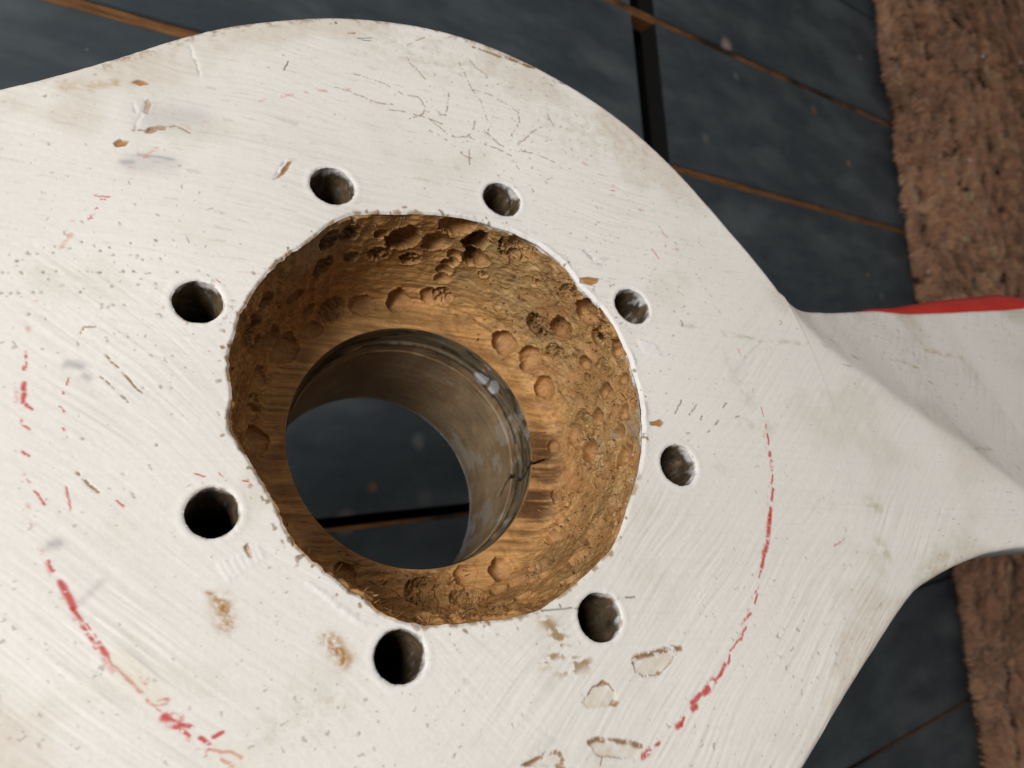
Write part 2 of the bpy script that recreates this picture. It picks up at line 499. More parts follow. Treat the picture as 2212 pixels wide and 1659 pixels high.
def sheet(nr, nt, r0, zf):
    """polar sheet over the boss with two blade patches welded to it; returns x, y, z, quads, outline, edge distance"""
    th = np.arange(N) * 2 * np.pi / N
    ri = r0(th); ro = rout(th)
    k = np.linspace(0, 1, nr + 1)[:, None]
    r = ri + (ro - ri) * k
    X = (r * np.cos(th)).ravel(); Y = (r * np.sin(th)).ravel()
    Z = zf(X, Y, None, None)
    E = (np.broadcast_to(ro - r, r.shape)).ravel().copy()
    idx = np.arange((nr + 1) * N).reshape(nr + 1, N)
    q = [np.stack([idx[:-1], np.roll(idx[:-1], -1, 1), np.roll(idx[1:], -1, 1), idx[1:]], -1).reshape(-1, 4)]
    base = len(X)
    outs = []
    Xs, Ys, Zs, Es = [X], [Y], [Z], [E]
    for (a0, a1, phi, lo) in ((I0, I1, math.radians(120), (lx_, lc_[0])), (J0, J1, math.radians(300), (l2x, l2c[0]))):
        ii = np.arange(a0, a1 + 1); ns = len(ii)
        s = np.linspace(0, 1, ns)
        ca, sa = math.cos(phi), math.sin(phi)
        ax, ay = ro[ii] * np.cos(th[ii]), ro[ii] * np.sin(th[ii])
        au, av = ax * ca + ay * sa, ax * sa - ay * ca
        tau = np.linspace(0, 1, nt + 1)[1:]; g = g_of(tau, nt)
        uu = 1.795 + (UT - 1.795) * g; uv_ = np.interp(uu, ux, uc[0])
        lu = lo[0][0] + (UT - lo[0][0]) * g; lv = np.interp(lu, lo[0], lo[1])
        du0, dv0 = au[0] - 1.795, av[0] - .725
        du1, dv1 = au[-1] - lo[0][0], av[-1] - lo[1][0]
        wA = (1 - np.clip(g * (UT - 1.795) / 2.04, 0, 1)) ** 1.6
        uu = uu + du0 * wA; uv_ = uv_ + dv0 * wA; lu = lu + du1 * wA; lv = lv + dv1 * wA
        bu, bv = au - ((1 - s) * au[0] + s * au[-1]), av - ((1 - s) * av[0] + s * av[-1])
        U = (1 - s) * uu[:, None] + s * lu[:, None] + wA[:, None] * bu
        V = (1 - s) * uv_[:, None] + s * lv[:, None] + wA[:, None] * bv
        x, y = U * ca + V * sa, U * sa - V * ca
        zz = zf(x.ravel(), y.ravel(), U.ravel(), V.ravel())
        up_l = [(au[0], av[0])] + list(zip(uu[::5], uv_[::5])) + [(uu[-1], uv_[-1])]
        lo_l = [(au[-1], av[-1])] + list(zip(lu[::5], lv[::5])) + [(lu[-1], lv[-1])]
        def edge_d(a_, b_):
            return np.minimum(seg_dist(a_, b_, up_l), seg_dist(a_, b_, lo_l))
        ed = edge_d(U, V)
        ed[:, 0] = 0; ed[:, -1] = 0
        Xs.append(x.ravel()); Ys.append(y.ravel()); Zs.append(zz); Es.append(ed.ravel())
        pid = np.vstack([idx[-1, ii][None], base + np.arange(nt * ns).reshape(nt, ns)])
        q.append(np.stack([pid[:-1, :-1], pid[:-1, 1:], pid[1:, 1:], pid[1:, :-1]], -1).reshape(-1, 4))
        base += nt * ns
        outs.append(np.concatenate([pid[:, 0], pid[-1, 1:], pid[::-1, -1][1:]]))
        # no round-over where the patch continues the boss
        e0 = Es[0].reshape(nr + 1, N); ii_ = ii
        xa, ya = X.reshape(nr + 1, N)[:, ii], Y.reshape(nr + 1, N)[:, ii]
        e0[:, ii] = edge_d(xa * ca + ya * sa, xa * sa - ya * ca)
    X, Y, Z, E = map(np.concatenate, (Xs, Ys, Zs, Es))
    o = np.concatenate([idx[-1, I1 + 1:J0], outs[1], idx[-1, J1 + 1:N], idx[-1, 0:I0], outs[0]])
    return X, Y, Z, np.concatenate(q), o, E

def top_z(x, y, u, v):
    z = np.zeros(x.shape)
    if u is not None:
        z = blade_depth(u, v)
    return z
def bot_z(x, y, u, v):
    z = np.full(x.shape, HUBZ)
    if u is not None:
        e = np.interp(u, ux, uc[0]); lo = np.interp(u, lx_, lc_[0])
        s = np.clip((v - lo) / (e - lo), 0, 1)
        th = (0.09 + 0.55 * np.clip(1 - (u - 2) / (UT - 2), 0.1, 1) * 4 * s * (1 - s) * 0.9)
        k = sstep(1.6, 3.4, u)
        z = HUBZ * (1 - k) + k * (blade_depth(u, v) + th)
    return z

X, Y, Z, Q, OUT, ED = sheet(236, 260, lambda t: rim(t), top_z)
nv = len(X)
Rr = np.hypot(X, Y); TH = np.arctan2(Y, X); DG = np.degrees(TH) % 360
ca, sa = math.cos(math.radians(120)), math.sin(math.radians(120))
U_ = X * ca + Y * sa; V_ = X * sa - Y * ca

# colour and relief of the paint film -----------------------------------------
wob = 0.05 * fbm(X * 1.5, Y * 1.5, 0, 5, 2)
def strokes(ux_, vx_, seed):
    a = U_ * ux_ + V_ * vx_ + wob; c_ = -U_ * vx_ + V_ * ux_ + wob
    return fbm(a * 3.4, c_ * 66, 0, seed, 3, 0.7)
wl = sstep(0.0, 0.9, -.45 * U_ - .85 * V_ + .25 * noise(X * 2, Y * 2, 0, 20)) * sstep(0.5, -0.2, U_)
wr = sstep(0.2, 1.0, .80 * U_ - .62 * V_ + .25 * noise(X * 2, Y * 2, 0, 21))
wt = np.clip(wl + wr, 0, 1)
stroke = strokes(.996, -.09, 11) * (1 - wt) + (strokes(.80, -.60, 12) * wl + strokes(.72, .69, 13) * wr) / np.maximum(wl + wr, 1)
grain = fbm(U_ * 1.2, V_ * 85, 0, 14, 2)
amp = 0.0004 + 0.0008 * sstep(-.3, .7, fbm(X * 2.1, Y * 2.1, 0, 22, 2))
Z = Z - amp * stroke - 0.0004 * grain * (1 - wt) - 0.006 * fbm(X * 1.5, Y * 1.5, 0, 23, 2)
Z = Z + 0.0005 * np.clip(fbm(X * 70, Y * 70, 0, 24, 2) - .3, 0, 1)
C = np.empty((nv, 3), np.float32)
C[:] = (0.760, 0.731, 0.690)
big = fbm(X * 1.1, Y * 1.1, 0, 25, 3)
C *= (1 + 0.045 * big)[:, None]
C *= (1 - np.clip(-stroke, 0, 1.2) * 0.05 * (amp / .0009))[:, None] * np.array([1, 1, .985])
C *= (1 - 0.025 * np.clip(-grain, 0, 1))[:, None]

def blend(sel, al, c):
    al = np.clip(al, 0, 1)[:, None]
    C[sel] = C[sel] * (1 - al) + np.array(c, np.float32) * al

wxx = X + 0.0028 * fbm(X * 45, Y * 45, 0, 41, 2); wyy = Y + 0.0028 * fbm(X * 45 + 31, Y * 45, 0, 42, 2)
fine = fbm(X * 120, Y * 120, 0, 43, 2)
mid = fbm(X * 32, Y * 32, 0, 44, 3)
streak = fbm(U_ * 12, V_ * 90, 0, 45, 2)
ALL = np.arange(nv)

# general grime: specks, warm dirt towards the outer edge and the top
gr = sstep(0.35, 1.3, fbm(X * 3.2, Y * 3.2, 0, 46, 4) + 0.5 * sstep(0.35, 0.0, ED) + 0.35 * sstep(1.3, 1.85, Rr))
blend(ALL, gr * (0.28 + 0.06 * mid) * (1 + .7 * sstep(.35, .05, ED)), (0.55, 0.47, 0.37))
sp = sstep(1.08, 1.22, fbm(X * 62, Y * 62, 0, 47, 2) + 0.22 * big)
blend(ALL, sp * 0.45, (0.20, 0.14, 0.10))
hair = sstep(0.82, 1.05, streak + 0.25 * mid) * (1 - wt) 
blend(ALL, hair * 0.22, (0.35, 0.26, 0.19))
pink = sstep(0.2, 0.8, fbm(X * 2.1 + 7, Y * 2.1, 0, 48, 2)) * sstep(-.2, .6, stroke)
blend(ALL, pink * 0.10, (0.74, 0.60, 0.58))
# worn outer edge: paint gone to dark wood in places
ew = ED + 0.020 * mid + 0.012 * fine
topw = sstep(330, 345, DG) + (1 - sstep(45, 60, DG))
blend(ALL, sstep(0.022, 0.004, ew - 0.012 * topw * sstep(-.1, .5, noise(TH * 9, 0, 0, 3))) * (0.16 + .30 * np.clip(topw, 0, 1)) * sstep(-.5, .3, mid + noise(TH * 16, 0, 0, 6)), (0.20, 0.13, 0.08))
blend(ALL, sstep(0.075, 0.02, ew) * sstep(.25, .6, mid) * np.clip(topw, 0, 1) * 0.7, (0.22, 0.14, 0.08))

WOOD = (0.43, 0.205, 0.070)
FEAT = [('chip',[(1.522,-0.529),(1.566,-0.5),(1.574,-0.484),(1.544,-0.489),(1.511,-0.516)],0),
('chip',[(1.43,-0.565),(1.451,-0.54),(1.442,-0.508),(1.442,-0.477),(1.425,-0.485),(1.432,-0.512),(1.424,-0.547)],0),
('chip',[(1.414,-0.687),(1.425,-0.659),(1.411,-0.633),(1.397,-0.651),(1.399,-0.685)],0),
('chip',[(1.097,-0.212),(1.114,-0.176),(1.158,-0.117),(1.157,-0.1),(1.126,-0.134),(1.1,-0.183)],0),
('chip',[(1.664,-0.508),(1.668,-0.482),(1.657,-0.462),(1.639,-0.454),(1.643,-0.487)],0),
('chip',[(-1.258,-0.156),(-1.253,-0.131),(-1.274,-0.119),(-1.275,-0.136)],0),
('chip',[(-0.144,-0.967),(-0.141,-0.955),(-0.17,-0.953),(-0.19,-0.96),(-0.181,-0.97)],0),
('chip',[(0.221,0.824),(0.213,0.864),(0.181,0.923),(0.168,0.895),(0.17,0.863),(0.2,0.814)],0),
('chip',[(-0.487,0.703),(-0.505,0.76),(-0.522,0.765),(-0.528,0.74),(-0.502,0.7)],0),
('chip',[(-1.22,-0.535),(-1.233,-0.484),(-1.24,-0.482),(-1.235,-0.521)],0),
('chip',[(-1.282,0.079),(-1.283,0.092),(-1.294,0.097),(-1.293,0.082)],0),
('chip',[(-1.176,-0.156),(-1.181,-0.127),(-1.204,-0.109),(-1.194,-0.134)],0),
('chip',[(-1.289,-0.438),(-1.299,-0.415),(-1.318,-0.414),(-1.297,-0.443)],0),
('chip',[(0.517,-0.715),(0.517,-0.703),(0.508,-0.698),(0.507,-0.711)],0),
('chip',[(0.512,-0.688),(0.519,-0.676),(0.509,-0.676),(0.503,-0.687)],0),
('flake',[(-1.2,0.019),(-1.194,0.037),(-1.217,0.103),(-1.271,0.224),(-1.287,0.144),(-1.29,0.077),(-1.264,0.027),(-1.229,0.004)],0),
('flake',[(-1.19,-0.24),(-1.18,-0.216),(-1.175,-0.172),(-1.184,-0.13),(-1.232,-0.11),(-1.268,-0.123),(-1.263,-0.159),(-1.217,-0.237)],0),
('flake',[(-1.306,-0.294),(-1.315,-0.265),(-1.403,-0.156),(-1.435,-0.133),(-1.446,-0.183),(-1.369,-0.284),(-1.346,-0.298)],0),
('flake',[(-1.222,-0.54),(-1.249,-0.423),(-1.295,-0.412),(-1.318,-0.414)],0),
('brown',[(-1.2,0.019),(-1.194,0.037),(-1.217,0.103),(-1.244,0.172),(-1.271,0.224)],0.016),
('scratch',[(-1.2,0.019),(-1.229,0.004),(-1.264,0.027),(-1.29,0.077)],0.0049),
('scratch',[(-1.29,0.077),(-1.287,0.144),(-1.276,0.2)],0.0035),
('brown',[(-1.19,-0.24),(-1.18,-0.216),(-1.175,-0.172),(-1.184,-0.13),(-1.204,-0.113),(-1.232,-0.11)],0.0049),
('brown',[(-1.306,-0.294),(-1.315,-0.265),(-1.351,-0.222),(-1.403,-0.156),(-1.435,-0.133)],0.014),
('scratch',[(-1.306,-0.294),(-1.346,-0.298),(-1.369,-0.284),(-1.446,-0.183)],0.0042),
('brown',[(-1.222,-0.54),(-1.233,-0.484),(-1.249,-0.423),(-1.269,-0.408),(-1.295,-0.412)],0.012),
('scratch',[(-1.369,-0.284),(-1.388,-0.307)],0.0042),
('brown',[(1.454,-0.596),(1.441,-0.56),(1.447,-0.496),(1.429,-0.442),(1.384,-0.407)],0.006),
('brown',[(1.518,1.078),(1.482,1.125),(1.432,1.195)],0.012),
('brown',[(1.42,1.228),(1.364,1.296),(1.318,1.362)],0.016),
('brown',[(1.211,1.44),(1.182,1.498)],0.008),
('brown',[(0.298,-1.284),(0.244,-1.269),(0.215,-1.258)],0.008),
('brown',[(0.194,-1.186),(0.153,-1.175)],0.008),
('brown',[(0.622,-1.052),(0.557,-1.035),(0.509,-1.025),(0.465,-1.014)],0.006),
('brown',[(0.566,-1.097),(0.5,-1.075),(0.45,-1.062)],0.004),
('brown',[(0.747,-1.075),(0.698,-1.11)],0.004),
('brown',[(0.748,-1.069),(0.738,-1.038)],0.004),
('brown',[(1.784,0.428),(1.793,0.483)],0.01),
('brown',[(1.718,0.474),(1.714,0.522)],0.006),
('scratch',[(1.449,0.943),(1.362,0.93),(1.287,0.914),(1.215,0.925),(1.134,0.899),(1.064,0.872),(1.041,0.851)],0.006),
('scratch',[(1.287,0.914),(1.266,0.959),(1.226,1.002)],0.006),
('scratch',[(1.445,1.009),(1.404,1.012),(1.357,1.041),(1.306,1.046)],0.006),
('scratch',[(1.282,1.061),(1.283,1.102)],0.006),
('scratch',[(1.052,0.844),(1.019,0.861),(0.968,0.874),(0.959,0.888)],0.006),
('scratch',[(1.05,0.747),(1,0.79),(0.956,0.847),(0.899,0.896)],0.006),
('scratch',[(0.93,0.907),(0.9,0.977),(0.862,1.042),(0.797,1.1)],0.006),
('scratch',[(1.501,0.391),(1.46,0.451),(1.42,0.503),(1.341,0.56),(1.313,0.622),(1.26,0.625),(1.222,0.592),(1.213,0.499)],0.006),
('scratch',[(1.286,0.448),(1.249,0.521),(1.202,0.597),(1.15,0.654)],0.006),
('scratch',[(1.2,0.605),(1.106,0.644),(1.061,0.671)],0.006),
('scratch',[(1.134,0.573),(1.064,0.627)],0.006),
('scratch',[(1.297,0.787),(1.233,0.736),(1.186,0.696),(1.196,0.675),(1.252,0.656)],0.006),
('scratch',[(1.106,0.644),(1.069,0.676),(1.054,0.731),(1.07,0.779),(1.124,0.825)],0.006),
('scratch',[(1.046,0.726),(0.971,0.695),(0.917,0.659)],0.006),
('scratch',[(1.034,0.635),(0.972,0.658),(0.945,0.691)],0.006),
('scratch',[(1.545,0.694),(1.493,0.689),(1.45,0.708),(1.386,0.713)],0.006),
('scratch',[(1.6,0.737),(1.618,0.822),(1.628,0.903)],0.006),
('scratch',[(1.203,1.016),(1.152,1.062),(1.107,1.083),(1.054,1.056),(1,0.966),(0.96,0.969),(0.951,1.003),(0.986,1.09),(0.999,1.152)],0.006),
('scratch',[(1.458,0.261),(1.404,0.335),(1.332,0.409),(1.306,0.478)],0.006),
('dark',[(1.062,1.241),(0.989,1.231)],0.005),
('dark',[(1.682,0.513),(1.672,0.584)],0.005),
('dark',[(1.669,0.522),(1.657,0.571)],0.005),
('dark',[(-0.533,0.978),(-0.553,0.915)],0.005),
('dark',[(-0.588,0.969),(-0.596,0.95)],0.005),
('dark',[(-0.6,1.139),(-0.61,1.105)],0.005),
('dark',[(-0.646,1.036),(-0.653,1.007)],0.005),
('dark',[(-0.66,0.96),(-0.662,0.947)],0.005),
('dark',[(-0.677,1.163),(-0.676,1.133)],0.005),
('dark',[(-0.167,1.199),(-0.181,1.199),(-0.192,1.183)],0.005),
('dark',[(-0.481,0.923),(-0.514,0.85)],0.005),
('dark',[(-0.857,-0.189),(-0.93,-0.049)],0.005),
('dark',[(-0.986,0.105),(-1.019,0.177)],0.005),
('dark',[(1.628,0.138),(1.584,0.095)],0.005),
('dark',[(-0.757,1.983),(-0.79,2.032)],0.005),
('dot',[(1.08,-1.165)],0.0076),
('dot',[(1.049,-1.153)],0.0076),
('dot',[(1.069,-1.116)],0.0076),
('dot',[(1.056,-1.089)],0.0076),
('dot',[(1.046,-1.043)],0.0076),
('dot',[(1.056,-0.949)],0.0076),
('dot',[(1.044,-0.992)],0.0076),
('dot',[(1.005,-0.912)],0.0076),
('dot',[(1.007,-0.879)],0.0076),
('dot',[(0.999,-0.808)],0.0076),
('dot',[(0.983,-0.725)],0.0076),
('dot',[(0.973,-0.88)],0.0076),
('dot',[(0.953,-0.826)],0.0076),
('dot',[(0.946,-0.807)],0.0076),
('dot',[(0.923,-0.801)],0.0076),
('dot',[(0.906,-0.746)],0.0076),
('dot',[(1.466,-0.886)],0.0076),
('dot',[(1.669,-0.814)],0.0076),
('dot',[(1.86,0.207)],0.0076),
('dot',[(1.022,-1.209)],0.0076),
('dot',[(1.016,-1.194)],0.0076),
('dot',[(1.005,-1.156)],0.0076),
('dot',[(0.984,-1.101)],0.0076),
('dot',[(0.974,-1.065)],0.0076),
('dot',[(0.943,-0.975)],0.0076),
('dot',[(0.926,-0.946)],0.0076),
('dot',[(0.903,-0.878)],0.0076),
('dot',[(0.891,-0.846)],0.0076),
('dot',[(0.839,-0.717)],0.0076),
('dot',[(0.819,-0.645)],0.0076),
('dot',[(0.953,-1.238)],0.0076),
('dot',[(0.944,-1.215)],0.0076),
('dot',[(0.936,-1.195)],0.0076),
('dot',[(0.924,-1.154)],0.0076),
('dot',[(0.914,-1.134)],0.0076),
('dot',[(0.875,-1.03)],0.0076),
('dot',[(0.854,-1.197)],0.0076),
('dot',[(0.78,-0.925)],0.0076),
('dot',[(0.793,-0.957)],0.0076),
('dot',[(0.724,-0.819)],0.0076),
('dot',[(0.628,-1.052)],0.0076),
('dot',[(0.574,-0.929)],0.0076),
('dot',[(0.479,-1.002)],0.0076),
('dot',[(0.458,-0.951)],0.0076),
('dot',[(0.442,-0.923)],0.0076),
('dot',[(0.466,-1.067)],0.0076),
('dot',[(0.391,-1.226)],0.0076),
('dot',[(0.281,-1.048)],0.0076),
('dot',[(0.234,-1.173)],0.0076),
('dot',[(0.868,0.379)],0.0068),
('dot',[(0.43,1.094)],0.0059),
('dot',[(1.085,1.031)],0.0059),
('dot',[(-0.499,1.215)],0.0068),
('dot',[(-0.113,1.2)],0.0076),
('dot',[(-0.83,-0.934)],0.0085),
('dot',[(-1.063,-0.715)],0.0076),
('dot',[(-1.369,2.558)],0.0068),
('rust',[(-0.261,-1.103),(-0.331,-1.117)],0.05),
('rust',[(-0.545,-0.875),(-0.614,-0.867)],0.05),
('rust',[(-0.51,-0.89),(-0.525,-0.875)],0.015),
('rust',[(-0.22,-1.124),(-0.229,-1.118)],0.012),
('tan',[(1.697,-0.739),(1.672,-0.564)],0.03),
('tan',[(-0.622,2.111),(-0.714,2.135)],0.02),
('tan',[(-0.586,2.073),(-0.622,2.111)],0.014),
('tan',[(-0.759,2.181),(-0.787,2.206)],0.02),
('tan',[(-0.928,2.68),(-1.047,2.854)],0.018),
('tan',[(-1.137,2.811),(-1.166,2.841)],0.02),
('tan',[(-1.007,3.182),(-1.189,3.506)],0.035),
('olive',[(-0.149,1.122),(-0.216,1.239)],0.02),
('olive',[(-0.31,1.374),(-0.43,1.556)],0.025),
('olive',[(-0.43,1.556),(-0.637,1.97)],0.02),
('olive',[(-1.513,2.482),(-1.613,2.743)],0.025),
('dirt',[(-0.542,1.279),(-0.65,1.263)],0.07),
('dirt',[(-0.413,1.314),(-0.473,1.307)],0.06),
('dirt',[(-0.726,1.165),(-0.796,1.272)],0.08),
('olive',[(-1.512,1.433),(-1.562,1.432)],0.07),
('olive',[(-1.347,1.54),(-1.382,1.573)],0.06),
('dirt',[(-1.192,1.225),(-1.233,1.315)],0.06),
('olive',[(-1.745,1.585),(-1.792,1.784)],0.08),
('dirt',[(-0.807,0.875),(-0.836,0.906)],0.05),
('dirt2',[(-0.891,-0.197),(-0.978,-0.183)],0.045),
('dirt2',[(-0.96,-0.201),(-1.036,-0.194)],0.05),
('dirt2',[(-1.006,-0.289),(-1.004,-0.234)],0.03),
('dirt2',[(-1.06,-0.236),(-1.091,-0.148)],0.05),
('grey',[(1.496,-0.517),(1.457,-0.366)],0.12),
('grey',[(1.313,-0.659),(1.285,-0.541)],0.08),
('greyd',[(1.33,-0.692),(1.321,-0.662)],0.02),
('greyd',[(1.345,-0.627),(1.291,-0.52)],0.01),
('greyd',[(0.647,-1.166),(0.625,-1.136)],0.03),
('greyd',[(0.586,-1.14),(0.577,-1.134)],0.025),
('greyd',[(0.127,-1.427),(0.118,-1.411)],0.03),
('grey',[(-0.063,-1.427),(-0.038,-1.354)],0.02),
('dirt',[(0.969,1.227),(0.754,1.639)],0.25),
('dirt',[(1.654,0.608),(1.404,1.012)],0.25),
('dirt',[(-1.238,-0.444),(-1.286,-0.442)],0.1),
('dirt',[(-0.684,-1.147),(-0.713,-0.946)],0.1),
('red',[(0.083,-1.454),(0.053,-1.453)],0.0119),
('red',[(0.012,-1.451),(-0.029,-1.448),(-0.071,-1.448)],0.0221),
('red',[(-0.069,-1.452),(-0.13,-1.447),(-0.171,-1.447),(-0.205,-1.444)],0.0136),
('red',[(-0.199,-1.432),(-0.234,-1.43)],0.017),
('red',[(-0.234,-1.43),(-0.267,-1.427),(-0.33,-1.41)],0.0085),
('red',[(-0.131,-1.436),(-0.18,-1.433)],0.0068),
('red',[(-0.338,-1.382),(-0.367,-1.377)],0.0085),
('red',[(-0.33,-1.41),(-0.38,-1.396)],0.0102),
('red',[(-0.43,-1.371),(-0.438,-1.352)],0.0221),
('red',[(-0.407,-1.394),(-0.449,-1.377)],0.0102),
('red',[(-0.471,-1.374),(-0.497,-1.344)],0.0289),
('red',[(-0.509,-1.364),(-0.554,-1.339)],0.0136),
('red',[(-0.512,-1.351),(-0.538,-1.321)],0.0136),
('red',[(-0.577,-1.321),(-0.603,-1.305)],0.0136),
('red',[(-0.593,-1.286),(-0.598,-1.264)],0.0136),
('red',[(-0.618,-1.313),(-0.659,-1.265),(-0.689,-1.251)],0.0102),
('red',[(-0.659,-1.294),(-0.692,-1.277)],0.0119),
('red',[(0.731,-1.258),(0.709,-1.264)],0.012),
('red',[(0.697,-1.271),(0.678,-1.281)],0.0132),
('red',[(0.634,-1.298),(0.614,-1.307)],0.0156),
('red',[(0.6,-1.314),(0.576,-1.326)],0.0156),
('red',[(0.564,-1.32),(0.546,-1.313)],0.0108),
('red',[(0.549,-1.344),(0.523,-1.352),(0.506,-1.352),(0.486,-1.342)],0.0084),
('red',[(0.426,-1.388),(0.406,-1.376)],0.0108),
('red',[(0.355,-1.405),(0.33,-1.404)],0.0108),
('red',[(0.299,-1.404),(0.249,-1.395)],0.0072),
('red',[(0.6,-1.183),(0.579,-1.198)],0.0048),
('red',[(0.565,-1.214),(0.556,-1.217)],0.006),
('red',[(0.519,-1.245),(0.498,-1.238)],0.006),
('red',[(0.449,-1.265),(0.442,-1.263)],0.006),
('red',[(0.27,-1.33),(0.234,-1.336),(0.2,-1.346)],0.006),
('red',[(0.763,-0.609),(0.749,-0.601)],0.0048),
('red',[(0.645,-0.776),(0.639,-0.782)],0.003),
('red',[(0.144,-0.99),(0.117,-0.968)],0.0048),
('red',[(0.11,-0.925),(0.074,-0.915)],0.0048),
('red',[(0.053,-0.87),(0.039,-0.855)],0.0048),
('red',[(0.169,-1.226),(0.14,-1.215)],0.0036),
('red',[(1.22,-0.835),(1.203,-0.793)],0.006),
('red',[(1.198,-0.823),(1.196,-0.81)],0.006),
('red',[(1.167,-0.858),(1.168,-0.847)],0.006),
('red',[(1.143,-0.882),(1.15,-0.868)],0.006),
('red',[(1.133,-0.897),(1.135,-0.883)],0.006),
('red',[(1.145,-0.945),(1.14,-0.937)],0.008),
('red',[(-0.699,1.31),(-0.742,1.287)],0.006),
('red',[(-0.778,1.27),(-0.795,1.253)],0.008),
('red',[(-0.82,1.241),(-0.857,1.211)],0.012),
('red',[(-0.89,1.19),(-0.903,1.174)],0.018),
('red',[(-0.924,1.166),(-0.953,1.139)],0.02),
('red',[(-0.977,1.121),(-1.003,1.09)],0.01),
('red',[(-1.023,1.081),(-1.057,1.035)],0.016),
('red',[(-1.081,1.005),(-1.116,0.966)],0.018),
('red',[(-1.099,0.98),(-1.127,0.95)],0.024),
('red',[(-1.139,0.935),(-1.187,0.879)],0.022),
('red',[(-1.197,0.862),(-1.208,0.834)],0.026),
('red',[(-1.214,0.83),(-1.247,0.78)],0.018),
('red',[(-1.255,0.767),(-1.268,0.737)],0.01),
('red',[(-1.296,0.715),(-1.305,0.672)],0.007),
('red',[(-1.313,0.681),(-1.335,0.643)],0.01),
('red',[(-1.352,0.598),(-1.356,0.551)],0.012),
('red',[(-1.379,0.54),(-1.391,0.502)],0.01),
('red',[(-1.39,0.507),(-1.398,0.484)],0.016),
('red',[(-1.396,0.476),(-1.404,0.41)],0.008),
('red',[(-1.417,0.398),(-1.433,0.368)],0.012),
('red',[(-1.429,0.351),(-1.442,0.308)],0.016),
('red',[(-1.442,0.303),(-1.451,0.27)],0.012),
('red',[(-1.441,0.265),(-1.452,0.21)],0.034),
('red',[(-1.444,0.188),(-1.447,0.138)],0.022),
('red',[(-1.466,0.146),(-1.464,0.124)],0.024),
('red',[(-1.467,0.075),(-1.479,0.05)],0.016),
('red',[(-1.473,0.046),(-1.473,0.032)],0.024),
('red',[(-1.466,-0.116),(-1.464,-0.148)],0.024),
('red',[(-1.469,-0.066),(-1.469,-0.084)],0.018),
('red',[(-1.382,1.191),(-1.387,1.28)],0.006),
('red',[(-0.461,1.414),(-0.476,1.406)],0.005),
('red',[(0.563,1.306),(0.552,1.325)],0.005),
('red',[(0.207,1.309),(0.15,1.308)],0.005),
('cream',[(-0.268,-1.409),(-0.344,-1.389),(-0.41,-1.373)],0.05),
('cream',[(-0.633,-1.291),(-0.697,-1.255)],0.04),
('gouge',[(1.788,-0.217),(1.732,-0.234),(1.69,-0.235),(1.635,-0.252)],0.016),
('gouge',[(1.577,-0.495),(1.517,-0.538),(1.453,-0.591)],0.014),
('gouge',[(1.1,-0.208),(1.136,-0.168),(1.165,-0.128)],0.014),
('gouge',[(1.566,-0.546),(1.528,-0.551)],0.02),
('gouge',[(0.329,0.946),(0.266,0.958),(0.232,0.986)],0.03),
('dab',[(-0.164,-1.054),(-0.212,-1.052)],0.012),
('dab',[(-0.165,-1.034),(-0.211,-1.032)],0.012),
('dab',[(-0.165,-1.014),(-0.21,-1.013)],0.012),
('dab',[(-0.165,-0.993),(-0.208,-0.993)],0.012),
('dab',[(-0.165,-0.973),(-0.207,-0.973)],0.012),
('dab',[(-0.165,-0.952),(-0.206,-0.952)],0.012),
('dab',[(-0.165,-0.931),(-0.205,-0.932)],0.012),
('dab',[(-0.351,-0.848),(-0.397,-0.821)],0.012),
('dab',[(-0.385,-0.835),(-0.428,-0.809)],0.012),
('dab',[(-0.42,-0.822),(-0.459,-0.797)],0.012),
('dab',[(-0.455,-0.809),(-0.49,-0.785)],0.012),
('dab',[(-0.489,-0.796),(-0.522,-0.772)],0.012),
('dab',[(-0.524,-0.783),(-0.553,-0.76)],0.012),
('dab',[(-0.153,0.917),(-0.216,0.906)],0.012),
('dab',[(-0.164,0.928),(-0.225,0.92)],0.012),
('dab',[(-0.174,0.939),(-0.234,0.933)],0.012),
('dab',[(-0.184,0.95),(-0.243,0.946)],0.012),
('dab',[(-0.195,0.961),(-0.253,0.96)],0.012),
('dab',[(-0.205,0.972),(-0.262,0.973)],0.012)]
TONE = {'rust': ((0.40, 0.205, 0.055), .95), 'tan': ((0.50, 0.34, 0.17), .75), 'olive': ((0.48, 0.43, 0.30), .6), 'dirt': ((0.50, 0.42, 0.32), .26),
        'dirt2': ((0.36, 0.25, 0.13), .95), 'grey': ((0.50, 0.49, 0.47), .55), 'greyd': ((0.26, 0.26, 0.26), .55)}
